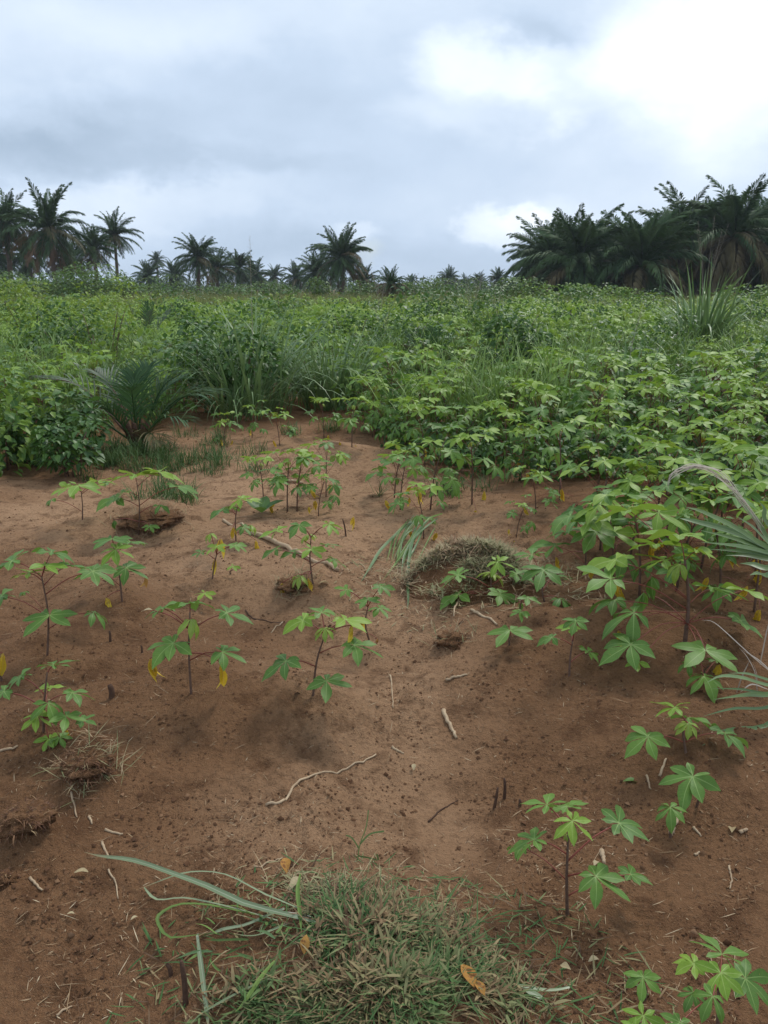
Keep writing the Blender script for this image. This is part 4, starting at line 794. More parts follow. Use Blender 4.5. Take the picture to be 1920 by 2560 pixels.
for (px, d, cy, rpx, lb, kw) in [
    (38, 92, 555, 74, 'tall palm at the far left edge with a bare trunk', dict(dead=.3)), (142, 88, 572, 92, 'tallest wide palm of the left group with hanging brown fronds', dict(nf=48, dead=.4, old=.2, up=1.35)), (300, 104, 586, 56, 'slender palm with a pale trunk standing free right of the left group', dict(nf=40, trunk_r=.2)),
    (246, 100, 622, 52, 'shorter palm tucked between the two tall left palms and the slender one', {}), (85, 112, 640, 62, 'low palm behind the two tall left palms', {}), (185, 118, 650, 56, 'low dark palm right behind the tallest left palm', {}), (5, 110, 640, 70, 'palm half cut off by the left edge', {}),
    (397, 235, 651, 22, 'tiny distant palm with a bare trunk rising over the left-centre tree line', dict(trunk_r=.3)), (374, 150, 690, 36, 'dark low palm below the tiny distant palm', {}), (500, 104, 643, 54, 'lone dark palm left of centre', dict(nf=52)), (545, 125, 672, 48, 'palm close behind the right side of the lone left-centre palm', {}), (598, 140, 672, 44, 'second palm right of the lone left-centre palm', {}), (638, 150, 688, 40, 'third palm right of the lone left-centre palm', {}), (440, 160, 688, 38, 'palm left behind the lone left-centre palm', {}),
    (688, 190, 690, 26, 'small distant palm alone left of the big centre palm', {}), (742, 150, 694, 36, 'palm just left of the big centre palm', {}), (795, 118, 678, 50, 'palm partly hidden by the left side of the big centre palm', {}), (855, 100, 644, 70, 'big full-crowned palm at the centre of the horizon', dict(nf=66, up=1.0)), (912, 140, 700, 36, 'pale palm low at the right side of the big centre palm', {}),
    (977, 66, 712, 38, 'feathery young palm without a trunk right of the big centre palm', dict(old=.4)), (1028, 220, 708, 20, 'tiny palm behind the feathery young palm', {}), (1122, 180, 696, 28, 'first small distant palm left of the grove', dict(old=.5)), (1162, 220, 708, 20, 'smallest distant palm left of the grove', {}), (1194, 200, 702, 22, 'middle small distant palm left of the grove', {}), (1243, 170, 698, 28, 'dark small palm closest to the grove', {}),
    (650, 240, 702, 20, 'tiny palm on the tree line left of centre', {})]:
    palm(px, d, zpx(cy, d), rpx * d / FPX * 1.05, lb, **{**dict(nf=54), **kw})
GR = 'oil palms of the grove at right'
for (px, d, cy, rpx, lb, kw) in [
    (1368, 82, 655, 94, 'palm at the left end of the grove leaning out with hanging fronds', dict(dead=.2)), (1440, 76, 655, 112, 'grove palm with pale brown hanging fronds over its trunk', dict(dead=.5, nf=58)), (1590, 74, 665, 122, 'front grove palm with long yellowish lower fronds', dict(old=.35, nf=60)), (1692, 80, 590, 112, 'high grove palm in the middle of the skyline', dict(old=.3, nf=40)), (1812, 76, 592, 122, 'highest grove palm with upright fronds above the others', dict(old=.5, nf=50, up=1.1)), (1915, 82, 610, 112, 'grove palm cut by the right edge', dict(old=.15))]:
    palm(px, d, zpx(cy, d), rpx * d / FPX * 1.18, lb, **{**dict(nf=62, group=GR, trunk_r=.3, arch=1, up=1.08), **kw})
k = 0
for row, (d, cy0, n, lb) in enumerate([(88, 628, 11, 'palm of the second row of the grove, half hidden by the front palms'), (98, 620, 12, 'palm in the dark inside of the grove'), (110, 622, 12, 'palm at the back of the grove showing through gaps')]):
    for i_ in range(n):
        px = 1345 + (1985 - 1345) * (i_ + random.uniform(.2, .8)) / n; hi = np.interp(px, [1320, 1450, 1600, 1700, 1850, 1990], [668, 660, 648, 606, 612, 596])
        palm(px, d + random.uniform(-3, 3), zpx(hi + random.uniform(-12, 26), d), 100 * d / FPX * random.uniform(.85, 1.05) * 82 / d * 1.15, lb, nf=54, group=GR + ', row %s' % ('two', 'three', 'four')[row], dead=.15, old=.08, trunk_r=.3, seed=row * 40 + i_, arch=random.randrange(2), up=1.1)

# far wood closing the horizon
n = 36000; px = U_(-150, 2080, n); d = U_(150, 330, n); k0, k1 = px_at(0, 1.0), px_at(1920, 1.0); x = (k0 + (k1 - k0) * px / 1920) * d
top = 1.2 + 3.4 * np.clip(pn(x * .06 + 3, d * .06 + 1) + .45, .0, 1) + .9 * pn(x * .25, d * .2)
pos = np.stack([x, d, top * U_(.05, 1, n) ** .6], -1); m3 = rotz(U_(0, 6.28, n)) @ roty(rng.normal(.5, .4, n)) * U_(.5, 1.0, n)[:, None, None]
tag(obj('far_wood', G().add(*spread(card, m3, pos)).mesh('far_wood', [M['wood_far']])), kind='stuff')

# ------------------------------------------------------------------ the small palm in the clearing
sx, sy = SAP; sz_ = float(H(sx, sy)); sp_o = thing('palm_sapling', (sx, sy, sz_), 'trunkless young oil palm with dark spreading fronds at the edge of the clearing', 'palm')
def big_frond(base, ctrl, tip, nleaf, ll, lw, mat, parent, seed, droop=.35, start=.18, upv=.35, r0=.012):
    """midrib as a part, its leaflets as the sub-part below it"""
    rg = np.random.default_rng(seed); P_ = smooth_line([base, ctrl, tip], 40); s = np.linspace(0, 1, 40); T = np.gradient(P_, axis=0); T /= np.linalg.norm(T, axis=1)[:, None]
    fo = obj('frond', G().add(*tube(P_[::3], np.linspace(r0, .002, len(P_[::3])), 5)).mesh('frond', [M['stem'] if mat == 'sapling_grey' else M['sapling']]), parent); g = G()
    for i_ in range(nleaf):
        f = start + (1 - start) * (i_ + .5) / nleaf; c = np.array([np.interp(f, s, P_[:, q_]) for q_ in range(3)]); t_ = np.array([np.interp(f, s, T[:, q_]) for q_ in range(3)])
        side = np.cross(t_, [0, 0, 1.]); side /= np.linalg.norm(side) + 1e-6; nrm = np.cross(side, t_)
        for sd_ in (-1, 1):
            ln = ll * (math.sin(math.pi * min(1, f * .8 + .22)) ** .6 * .8 + .25) * rg.uniform(.85, 1.1); dv = t_ * (.75 + .3 * f) + side * sd_ * (.8 - .35 * f) + nrm * (upv + rg.normal(0, .12)); dv /= np.linalg.norm(dv)
            q_ = np.array([c + dv * ln * r_ - np.array([0, 0, droop * ln * r_ * r_]) for r_ in np.linspace(0, 1, 6)])
            g.add(*ribbon(q_, lw * np.array([.35, .9, 1, .85, .5, .05]), .35, nrm, rg.random()))
    o = obj('leaflets', g.mesh('leaflets', [M[mat]]), fo); o['kind'] = 'stuff'; return fo
rgx = np.random.default_rng(77)
for k, (az, ln, el, mt) in enumerate([(178, 1.15, 42, 'sapling_grey'), (150, .9, 58, 'sapling_grey'), (200, .8, 30, 'sapling'), (100, .75, 78, 'sapling'), (70, .85, 72, 'sapling'), (40, .85, 55, 'sapling'), (15, 1.0, 38, 'sapling'), (-10, .95, 40, 'sapling'), (-35, .8, 30, 'sapling'), (-75, .75, 62, 'sapling'), (-120, .75, 45, 'sapling'), (225, .7, 50, 'sapling'), (120, .8, 50, 'sapling'), (5, .9, 60, 'sapling'), (-55, .65, 18, 'palm_old')]):
    a, e = R(az), R(el); dv = np.array([math.cos(a) * math.cos(e), math.sin(a) * math.cos(e), math.sin(e)]); tip = dv * ln; ln *= 1.12; tip = dv * ln; tip[2] -= .12 * ln; ctrl = dv * ln * .55 + np.array([0, 0, .10 * ln])
    big_frond(np.array([0, 0, .02]) + dv * .05, ctrl, tip, 15, .40, .0095, mt, sp_o, 900 + k, r0=.013)
g = G(); 
for k in range(9): a = k * .7; g.add(*tube(smooth_line([[0, 0, -.05], [math.cos(a) * .07, math.sin(a) * .07, .1], [math.cos(a) * .13, math.sin(a) * .13, .26]], 5), np.linspace(.05, .018, 5), 6))
o = obj('leaf_base', g.mesh('leaf_base', [M['wood_dark']]), sp_o); o['kind'] = 'stuff'
x2, y2 = px_at(365, 19.5), 19.5; s2 = thing('palm_sapling', (x2, y2, 0), 'grey-green young palm in the field far behind the small palm', 'palm')
for k in range(9):
    a, e, ln = k * .75, R(35 + 20 * (k % 3)), 1.3; dv = np.array([math.cos(a) * math.cos(e), math.sin(a) * math.cos(e), math.sin(e)]); tip = dv * ln; ctrl = dv * ln * .55 + np.array([0, 0, .12])
    big_frond(np.array([0, 0, .2]), ctrl, tip, 14, .40, .014, 'sapling_grey' if k % 2 else 'sapling', s2, 950 + k)
x3, y3 = px_at(1075, 13.8), 13.8; s3 = thing('palm_sapling', (x3, y3, 0), 'dull young palm with brownish fronds growing in the centre scrub', 'palm')
for k in range(10):
    a, e, ln = k * .66, R(45 + 15 * (k % 3)), .95; dv = np.array([math.cos(a) * math.cos(e), math.sin(a) * math.cos(e), math.sin(e)]); tip = dv * ln; ctrl = dv * ln * .55 + np.array([0, 0, .08])
    big_frond(np.array([0, 0, .1]), ctrl, tip, 14, .35, .010, 'palm_old' if k % 3 == 0 else 'sapling', s3, 980 + k)

# ------------------------------------------------------------------ leaves reaching in from the right edge
EX, EY = px_at(2080, 2.75), 2.75
edge = thing('edge_palm', (EX, EY, float(H(EX, EY))), 'young palm reaching in from the right edge with grey-green leaflets and dry tips', 'palm'); eb = np.array([EX, EY, float(H(EX, EY))])
def edge_leaf(pts, Y0, Y1, w, mat='grass_blue', n=12, fold=.3, nm='leaflet'):
    P_ = np.array([at_depth(p_[0], p_[1], Y0 + (Y1 - Y0) * i_ / (len(pts) - 1)) for i_, p_ in enumerate(pts)]); P_ = smooth_line(P_, n); s = np.linspace(0, 1, n)
    prof = np.minimum(1, (1 - s) * 2.5) * np.minimum(1, .5 + s * 2); prof[-1] = .06
    o = obj(nm, G().add(*ribbon(P_ - eb, w * prof, fold, (0, -.5, .85), random.random())).mesh(nm, [M[mat]]), edge); return o
c1 = (1600 * .2532 + 1500, 1130)
q1 = lambda x, y: (1500 + x * .2532, 1130 + y * .2532); q2 = lambda x, y: (1500 + x * .2532, 1640 + y * .2532)
hub = at_depth(1985, 1400, 2.9); hub2 = at_depth(2010, 1720, 2.65)
for h_, nm in ((hub, 1), (hub2, 2)):
    P_ = smooth_line([np.zeros(3), (h_ - eb) * .5 + np.array([.12, .05, .12]), h_ - eb], 12); obj('frond_stalk', G().add(*tube(P_, np.linspace(.016, .008, 12), 6)).mesh('frond_stalk', [M['sapling']]), edge)
HB = (1985, 1400); HB2 = (2010, 1720)
for pts_, w in [([HB, q1(1659, 960), q1(1350, 760), q1(1000, 590), q1(850, 545)], .0150), ([HB, q1(1600, 920), q1(1300, 790), q1(900, 680), q1(790, 655)], .0170), ([HB, q1(1600, 950), q1(1300, 850), q1(980, 770)], .0130), ([HB, q1(1600, 985), q1(1350, 930), q1(1000, 890)], .0120), ([HB, q1(1659, 1010), q1(1400, 980), q1(1080, 960)], .012), ([HB, q1(1659, 1060), q1(1450, 1020), q1(1240, 1020)], .014),
                ([HB, q1(1659, 860), q1(1560, 700), q1(1450, 560), q1(1330, 440)], .013), ([HB, q1(1659, 900), q1(1500, 740), q1(1340, 630)], .012), ([HB, q1(1659, 1150), q1(1500, 1110), q1(1380, 1100)], .015), ([HB, q1(1659, 1220), q1(1560, 1200), q1(1480, 1215)], .012), ([HB, q1(1640, 700), q1(1620, 560), q1(1560, 480)], .009)]:
    edge_leaf(pts_, 2.9, 2.9 + random.uniform(-.25, .15), w)
for k in range(11):   # the dry arching tip
    j_ = lambda s_: random.uniform(-s_, s_) * 1.5
    edge_leaf([q1(1600 + j_(20), 760 + j_(20)), q1(1400 + j_(30), 500 + j_(30)), q1(1180 + j_(30), 240 + j_(30)), q1(960 + j_(30), 130 + j_(20)), q1(800 + j_(20), 165 + j_(20)), q1(700 + j_(15), 260 + j_(20)), q1(675 + j_(12), 380 + j_(25))][:random.choice([4, 5, 6, 6, 7])], 2.9, 2.75, .0026, 'straw_grey', 18, .1, 'dry_fibre')
for pts_, w in [([HB2, q2(1659, 890), q2(1300, 990), q2(1050, 1110), q2(960, 1170)], .010), ([HB2, q2(1659, 980), q2(1350, 1060), q2(1120, 1220)], .012), ([HB2, q2(1659, 1065), q2(1400, 1160), q2(1260, 1260), q2(1210, 1340)], .009), ([HB2, q2(1659, 1185), q2(1480, 1290), q2(1330, 1480)], .017), ([HB2, q2(1659, 1250), q2(1540, 1350), q2(1390, 1470)], .012), ([HB2, q2(1659, 675), q2(1350, 720), q2(1100, 780), q2(940, 840)], .008), ([HB2, q2(1659, 730), q2(1300, 770), q2(1120, 820), q2(1010, 885)], .009),
                ([HB2, q2(1659, 505), q2(1320, 520), q2(1020, 595)], .006), ([HB2, q2(1659, 385), q2(1450, 385), q2(1120, 430)], .010), ([HB2, q2(1659, 370), q2(1400, 330), q2(1110, 320)], .006), ([HB2, q2(1659, 290), q2(1400, 215), q2(1190, 200), q2(1060, 260)], .008), ([HB2, q2(1659, 235), q2(1450, 175), q2(1270, 170)], .006)]:
    edge_leaf(pts_, 2.65, 2.45 + random.uniform(-.1, .1), w)
for k in range(8):
    j_ = lambda s_: random.uniform(-s_, s_)
    edge_leaf([q2(1250 + j_(20), 985 + j_(25)), q2(1000 + j_(30), 1020 + j_(30)), q2(880 + j_(20), 1080 + j_(25)), q2(770 + j_(20), 1190 + j_(20))], 2.5, 2.42, .0028, 'straw_grey', 10, .1, 'dry_fibre')
edge_leaf([HB2, q2(1500, 990), q2(1250, 985)], 2.6, 2.5, .004, 'straw_grey', 8, .1, 'dry_fibre')
for pts_ in [[q1(1900, 2350), q1(1659, 2150), q1(1450, 1970), q1(1200, 1740), q1(1100, 1670), q1(1010, 1660)], [q1(1560, 2400), q1(1530, 2180), q1(1450, 2020), q1(1370, 1930)], [q1(1580, 2100), q1(1640, 1800), q1(1700, 1560)], [q1(1800, 2300), q1(1600, 2080), q1(1400, 1950)], [q2(1540, 350), q2(1550, 200), q2(1510, 60)], [q2(1659, 330), q2(1500, 280), q2(1380, 360)], [q2(1350, 360), q2(1400, 210), q2(1480, 40)]]:
    edge_leaf(pts_, 2.65, 2.6, .0028, 'straw_grey', 12, .1, 'dry_fibre')

# ------------------------------------------------------------------ heaps of pulled weeds
def heap(px, py, rx, ry, hgt, nb, mat, label, ln=(.035, .10), wd=(.0012, .0028), roots=0, skew=1.0):
    c = ground(px, py); x, y = c[0], c[1]; z0 = float(H(x, y)); h_ = thing('weed_heap', (x, y, z0), label, 'weed heap', 'heaps of pulled weeds')
    def topz(ax, ay): return hgt * np.exp(-((ax / rx) ** 2 + (ay / ry) ** 2) * 1.3) * (1 + .55 * pn(ax * 5 + px, ay * 5) + .5 * pn(ax * 11 + px, ay * 11)) + H(x + ax, y + ay) - z0
    a = U_(0, 6.28, nb); r_ = np.sqrt(-np.log(1 - U_(0, .985, nb))) * .62 * (1 + .45 * pn(np.cos(a) * 1.7 + px, np.sin(a) * 1.7 + py)); ax, ay = r_ * np.cos(a) * rx, r_ * np.sin(a) * ry
    dens = pn(ax * 4.5 + 7, ay * 4.5 + py) * 1.5 + .40 - .35 * np.clip(np.hypot(ax / rx, ay / ry) - .6, 0, 1); kp = U_(0, 1, nb) < dens; ax, ay, a = ax[kp], ay[kp], a[kp]; n = len(ax)
    pos = np.stack([ax, ay, topz(ax, ay) - U_(0, .02, n) + .004], -1)
    patch = np.clip(.45 + .9 * pn(ax * 5 + 3, ay * 5 + 8), 0, 1); var = np.clip(patch * .62 + .05 + .30 * np.clip(ay / ry + .15, -.5, 1) + rng.normal(0, .16, n), 0, .98)
    g = G().add(*blades(pos, U_(0, 6.28, n), U_(*ln, n), U_(*wd, n), U_(.9, 1.65, n), rng.normal(.1, .5, n), 4, var, U_(-.8, .8, n)))
    # leafy sprigs: short blades fanning off a thin stem
    k = n // 9; i_ = rng.integers(0, n, k); sp = pos[i_] + np.array([0, 0, .012])
    for q_ in range(4):
        g.add(*blades(sp + rng.normal(0, .006, (k, 3)), U_(0, 6.28, k), U_(ln[0] * .7, ln[1] * .6, k), U_(wd[1] * .8, wd[1] * 1.7, k), U_(.5, 1.4, k), U_(.1, .9, k), 4, np.clip(var[i_] * .7, 0, 1)))
    # rooted tufts and longer loose straws
    for q_ in range(int(nb / 600)):
        c_ = pos[rng.integers(n)]; k = int(rng.integers(14, 34)); g.add(*blades(c_ + rng.normal(0, .008, (k, 3)) * [1, 1, .2], U_(0, 6.28, k) * .6 + U_(0, 6.28), U_(ln[1] * .5, ln[1] * 1.3, k), U_(wd[0], wd[1] * 1.2, k), U_(.9, 1.6, k), U_(-.1, 1.2, k), 6, U_(0, .35) + U_(0, .2, k)))
    k = int(nb / 9); a2_ = U_(0, 6.28, k); r2_ = U_(.7, 1.9, k) ** 1.0; bx_, by_ = np.cos(a2_) * rx * r2_, np.sin(a2_) * ry * r2_; g.add(*blades(np.stack([bx_, by_, topz(bx_, by_) + .004], -1), U_(0, 6.28, k), U_(ln[0] * .6, ln[1] * .9, k), U_(*wd, k), U_(1.2, 1.65, k), rng.normal(.05, .4, k), 4, U_(.2, .98, k)))
    k = int(nb / 45); i_ = rng.integers(0, n, k); g.add(*blades(pos[i_] + np.array([0, 0, .01]), U_(0, 6.28, k), U_(ln[1], ln[1] * 2.4, k), U_(wd[0] * .6, wd[1] * .6, k), U_(1.3, 1.62, k), rng.normal(.05, .3, k), 6, U_(.62, .84, k)))
    o = obj('weeds', g.mesh('weeds', [M[mat]]), h_); o['kind'] = 'stuff'
    ga = np.linspace(-1.25, 1.25, 34); GX, GY = np.meshgrid(ga * rx, ga * ry); GZ = topz(GX, GY) - .014 - .35 * np.clip(np.hypot(GX / rx, GY / ry) - .80, 0, 1) ** 1.3
    ii, jj = np.meshgrid(np.arange(33), np.arange(33), indexing='ij'); qq = np.stack([ii * 34 + jj, ii * 34 + jj + 1, (ii + 1) * 34 + jj + 1, (ii + 1) * 34 + jj], -1).reshape(-1, 4)
    obj('matted_core', mesh('matted_core', np.stack([GX, GY, GZ], -1).reshape(-1, 3), qq, None, [M['soil']]), h_)
    return h_, topz, c
hp, htop, hc = heap(975, 2460, .35, .28, .026, 15000, 'weed', 'large heap of green and straw-coloured pulled grass at bottom centre', (.03, .085), (.0011, .0028))
heap(860, 2225, .20, .13, .012, 1500, 'weed_dry', 'thin scatter of dry pulled grass at the top of the large bottom heap', (.02, .06), (.0008, .0018))
heap(1190, 1430, .42, .32, .145, 9000, 'weed_dry', 'dry grey-brown mound of pulled grass in mid field', (.04, .11), (.0014, .003))
def clod(px, py, r, hgt, nb, label, dryg=0):
    c = ground(px, py); x, y = c[0], c[1]; o_ = thing('root_clod', c, label, 'clod', 'root clods left from weeding')
    n = 400; th, fi = np.meshgrid(np.linspace(0, 2 * np.pi, 26)[:-1], np.linspace(.02, np.pi / 2 + .3, 12)); bx, by, bz = np.sin(fi) * np.cos(th), np.sin(fi) * np.sin(th), np.cos(fi) - .15
    rr = 1 + .65 * pn(bx * 2.2 + px, by * 2.2 + bz * 2) + .40 * pn(bx * 6 + 3, by * 6 + bz * 5 + py) + .2 * pn(bx * 14 + 3, by * 14 + bz * 11); V = np.stack([bx * rr * r, by * rr * r, bz * rr * hgt], -1).reshape(-1, 3)
    Q = np.array([[i_ * 25 + j_, i_ * 25 + (j_ + 1) % 25, (i_ + 1) * 25 + (j_ + 1) % 25, (i_ + 1) * 25 + j_] for i_ in range(11) for j_ in range(25)])[:, ::-1]
    obj('soil_lump', mesh('soil_lump', V, Q, None, [M['soil']]), o_)
    k = rng.integers(0, len(V), nb); pos = V[k] * .96; az = np.arctan2(V[k, 1], V[k, 0]) + rng.normal(0, 1.0, nb)
    g = G().add(*blades(pos, az, U_(.15, .6, nb) * r, U_(.0006, .0013, nb), U_(1.1, 2.3, nb), rng.normal(.3, .9, nb), 5)); o = obj('roots', g.mesh('roots', [M['root']]), o_); o['kind'] = 'stuff'
    if dryg:
        a = U_(0, 6.28, dryg); pos = np.stack([np.cos(a) * r * U_(0, 1.6, dryg), np.sin(a) * r * U_(0, 1.6, dryg), np.full(dryg, .01)], -1); pos[:, 2] += H(x + pos[:, 0], y + pos[:, 1]) - c[2]
        g = G().add(*blades(pos, U_(0, 6.28, dryg), U_(.04, .12, dryg), U_(.0008, .0018, dryg), U_(.7, 1.6, dryg), rng.normal(.2, .4, dryg), 4)); o = obj('dry_grass', g.mesh('dry_grass', [M['weed_dry']]), o_); o['kind'] = 'stuff'
clod(228, 1945, .075, .035, 520, 'root clod with pale dry grass below the low leafy plant at left', 160)
clod(75, 2110, .070, .035, 520, 'dark matted root clod near the left edge')
clod(375, 1275, .19, .055, 900, 'red-brown root mound under the pale cassava leaves', 260)
clod(1130, 1600, .07, .035, 160, 'small crumbling root clod below the dry weed mound', 60)
clod(15, 2200, .03, .025, 120, 'small dark clod at the left edge below the matted root clod')
clod(735, 1475, .09, .03, 60, 'heap of dead leaves and debris under the cassava by the branch', 140)

# ------------------------------------------------------------------ long cut grass by the big heap
gs = thing('cut_grass', ground(700, 2330), 'long cut grass blades lying left of the large bottom heap', 'grass'); gb = np.array(gs.location)
def lay(pts, w, lift=.012, mat='cut_blade', root=gs, rb=gb, n=16, nm='blade', arch=.0, fold=.3):
    P_ = np.array([ground(*p_) for p_ in pts]); P_ = smooth_line(P_, n); s = np.linspace(0, 1, n); zr_ = np.convolve(np.pad(H(P_[:, 0], P_[:, 1]), 4, mode='edge'), np.ones(9) / 9, 'valid'); P_[:, 2] = zr_ + lift + arch * np.sin(s * np.pi)
    hx, hy = P_[:, 0] - hc[0], P_[:, 1] - hc[1]; near = (np.abs(hx) < .5) & (np.abs(hy) < .4)
    zz_ = np.where(near, np.maximum(P_[:, 2], htop(hx, hy) + hc[2] + .010), P_[:, 2]); P_[:, 2] = np.convolve(np.pad(zz_, 2, mode='edge'), np.ones(5) / 5, 'valid') + .004
    prof = np.minimum(1, (1 - s) * 3) * np.minimum(1, .6 + s * 2); prof[-1] = .08
    return obj(nm, G().add(*ribbon(P_ - rb, w * prof * (1 + .12 * np.sin(s * 9 + pts[0][0])), fold, (.5 * math.sin(pts[0][0]), .5 * math.cos(pts[0][1]), 1), random.random())).mesh(nm, [M[mat]]), root)
q7 = lambda x, y: (x * .5787, 1850 + y * .5787); q8 = lambda x, y: (960 + x * .5787, 1850 + y * .5787)
lay([q7(1400, 815), q7(1100, 775), q7(900, 720), q7(740, 650), q7(590, 590), q7(450, 550), q7(370, 520)], .0068, .02, arch=.03)
lay([q7(1380, 790), q7(1150, 710), q7(980, 655), q7(830, 625), q7(700, 655), q7(590, 685)], .0035, .02, arch=.02)
lay([q7(1200, 800), q7(950, 760), q7(800, 735), q7(680, 720), q7(630, 680), q7(630, 660)], .0042, .015, arch=.01)
lay([q7(1100, 775), q7(900, 765), q7(780, 780), q7(700, 815), q7(685, 860), q7(730, 905), q7(830, 895), q7(900, 870)], .0046, .02, 'grass', arch=.02, fold=.7)
lay([q7(1350, 810), q7(1250, 800), q7(1100, 770), q7(990, 745)], .0052, .03, 'straw_grey')
lay([q7(855, 870), q7(870, 980), q7(885, 1100), q7(900, 1227), q7(905, 1300)], .0062, .015)
lay([q7(1180, 1060), q7(1050, 1120), q7(930, 1190), q7(860, 1235), q7(800, 1300)], .0065, .02)
lay([q7(1190, 1000), q7(1130, 1080), q7(1070, 1170), q7(1020, 1235)], .0048, .03, 'grass')
lay([q7(1250, 820), q7(1150, 870), q7(1080, 885), q7(1000, 870)], .006, .02)
lay([q7(1230, 760), q7(1080, 820), q7(960, 860), q7(880, 885)], .0035, .02)
lay([q7(1300, 640), q7(1290, 720), q7(1300, 810), q7(1305, 890)], .0055, .035, 'grass')
lay([q8(800, 1095), q8(700, 1110), q8(600, 1100), q8(560, 1090)], .0040, .012)
lay([q8(680, 1150), q8(640, 1130), q8(590, 1110)], .0070, .012)
for k in range(26):
    a_ = random.uniform(900, 1330); b_ = random.uniform(770, 1000); dx_, dy_ = random.uniform(-190, 120), random.uniform(-50, 90); lay([q7(a_, b_), q7(a_ + dx_ * .5, b_ + dy_ * .5 + random.uniform(-15, 15)), q7(a_ + dx_, b_ + dy_)], random.uniform(.0015, .0035), random.uniform(.01, .04), random.choice(['grass', 'grass_blue', 'short_grass']), n=7)
# cut grass lying on the left flank of the mid-field mound
g2 = thing('cut_grass', ground(1040, 1440), 'long cut grass blades hanging down the left side of the dry mound', 'grass'); g2b = np.array(g2.location)
q5 = lambda x, y: (900 + x * .3014, 1280 + y * .3014)
def mlay(pts, w, lifts, mat='grass_blue', nm='blade'):
    P_ = np.array([ground(*p_) + np.array([0, 0, l_]) for p_, l_ in zip(pts, lifts)]); P_ = smooth_line(P_, 14); s = np.linspace(0, 1, 14); prof = np.minimum(1, (1 - s) * 3) * np.minimum(1, .6 + s * 2); prof[-1] = .08
    obj(nm, G().add(*ribbon(P_ - g2b, w * prof, .3, (0, -.4, .9), random.random())).mesh(nm, [M[mat]]), g2)
mlay([q5(620, 180), q5(430, 200), q5(200, 360), q5(90, 480), q5(10, 590)], .010, [.12, .10, .06, .03, .01])
mlay([q5(680, 180), q5(560, 210), q5(430, 330), q5(310, 450), q5(190, 580)], .009, [.14, .12, .06, .03, .01], 'grass')
mlay([q5(560, 240), q5(450, 330), q5(410, 450), q5(395, 600), q5(400, 740), q5(395, 820)], .009, [.14, .10, .06, .03, .02, .01])
mlay([q5(640, 220), q5(480, 310), q5(370, 420), q5(340, 590)], .007, [.14, .10, .05, .01])
for k in range(14): a_, b_ = random.uniform(380, 620), random.uniform(160, 300); mlay([q5(a_, b_), q5(a_ - random.uniform(60, 120), b_ + random.uniform(60, 120)), q5(a_ - random.uniform(130, 200), b_ + random.uniform(180, 300))], random.uniform(.003, .007), [.12, .07, .015], random.choice(['grass', 'grass_blue']))
tw = thing('grass_sprig', ground(895, 2150), 'lone thin grass sprig standing on bare soil above the large heap', 'grass'); tb = np.array(tw.location)
for pts, w in [([(893, 2155), (900, 2110), (915, 2070), (921, 2025)], .0016), ([(897, 2120), (880, 2095), (865, 2088)], .0022), ([(900, 2110), (925, 2085), (960, 2078)], .0026), ([(896, 2140), (925, 2145), (945, 2150), (942, 2135)], .0024)]:
    Yb = tb[1]; P_ = smooth_line([at_depth(p_[0], p_[1], Yb) for p_ in pts], 8); obj('blade', G().add(*ribbon(P_ - tb, w, .1, (0, -1, .2), .5)).mesh('blade', [M['grass_blue']]), tw)

# ------------------------------------------------------------------ sticks, stubs, fallen leaves
q6 = lambda x, y: (960 + x * .5787, 1150 + y * .5787); q5c = lambda x, y: (x * .5787, 1150 + y * .5787)
def stick(pts, r, label, mat='wood', name='stick', lift=None, group='sticks lying on the soil', branch=None):
    P0 = np.array([ground(*p_) for p_ in pts]); b = P0[0].copy(); n = max(6, len(pts) * 4); P_ = smooth_line(P0, n); P_[:, 2] = H(P_[:, 0], P_[:, 1]) + r * .7 + (0 if lift is None else lift)
    P_ += np.random.default_rng(int(pts[0][0])).normal(0, r * .25, P_.shape); s = np.linspace(0, 1, n)
    g = G().add(*tube(P_ - b, r * (1.1 - .45 * s), 7)); o = obj(name, g.mesh(name, [M[mat]])); o.location = b; tag(o, label, 'stick', group); return o
def stub(base, top, r, label, mat='wood_dark'):
    b = ground(*base); tp = at_depth(top[0], top[1], b[1] + .01); P_ = smooth_line([np.array([0, 0, -.03]), (tp - b) * .5 + np.array([r * .5, 0, 0]), tp - b], 6); o = obj('stub', G().add(*tube(P_, np.array([1.1, 1, .95, .9, .85, .6]) * r, 6)).mesh('stub', [M[mat]])); o.location = b; tag(o, label, 'stub', 'cut plant stubs')
stick([q7(1150, 283), q7(1210, 272), q7(1250, 240), q7(1285, 188), q7(1370, 147), q7(1480, 130), q7(1560, 102), q7(1625, 62)], .0045, 'long curved pale root lying across the open soil')
stick([q6(255, 1082), q6(285, 1150), q6(312, 1200)], .0085, 'thick short weathered stick on the open soil right of centre')
stick([q6(22, 925), q6(35, 990), q6(40, 1072)], .0035, 'thin pale upright-lying straw stick left of the thick short one')
stick([q6(265, 957), q6(315, 945), q6(362, 930)], .0055, 'short pale stick lying level above the thick weathered stick')
stick([q8(190, 356), q8(240, 310), q8(320, 262)], .003, 'thin dark bent twig left of the two upright stubs', 'wood_dark')
stick([q8(938, 488), q8(950, 535)], .007, 'stubby pale wood chip beside the lone front plant')
stick([q8(1190, 162), q8(1217, 102)], .0045, 'short pale stick pointing up near the low shoot under the fibres'); stick([q8(1135, 155), q8(1152, 215)], .004, 'thin pale straw left of the low shoot under the fibres')
stick([q8(1535, 404), q8(1573, 390)], .006, 'broken pale stalk piece near the right edge'); stick([q8(1338, 378), q8(1368, 415)], .004, 'small pale stalk piece below the dark drooping shoot'); stick([q8(1240, 415), q8(1255, 370), q8(1290, 310)], .006, 'pale bent stalk at the foot of the dark drooping shoot')
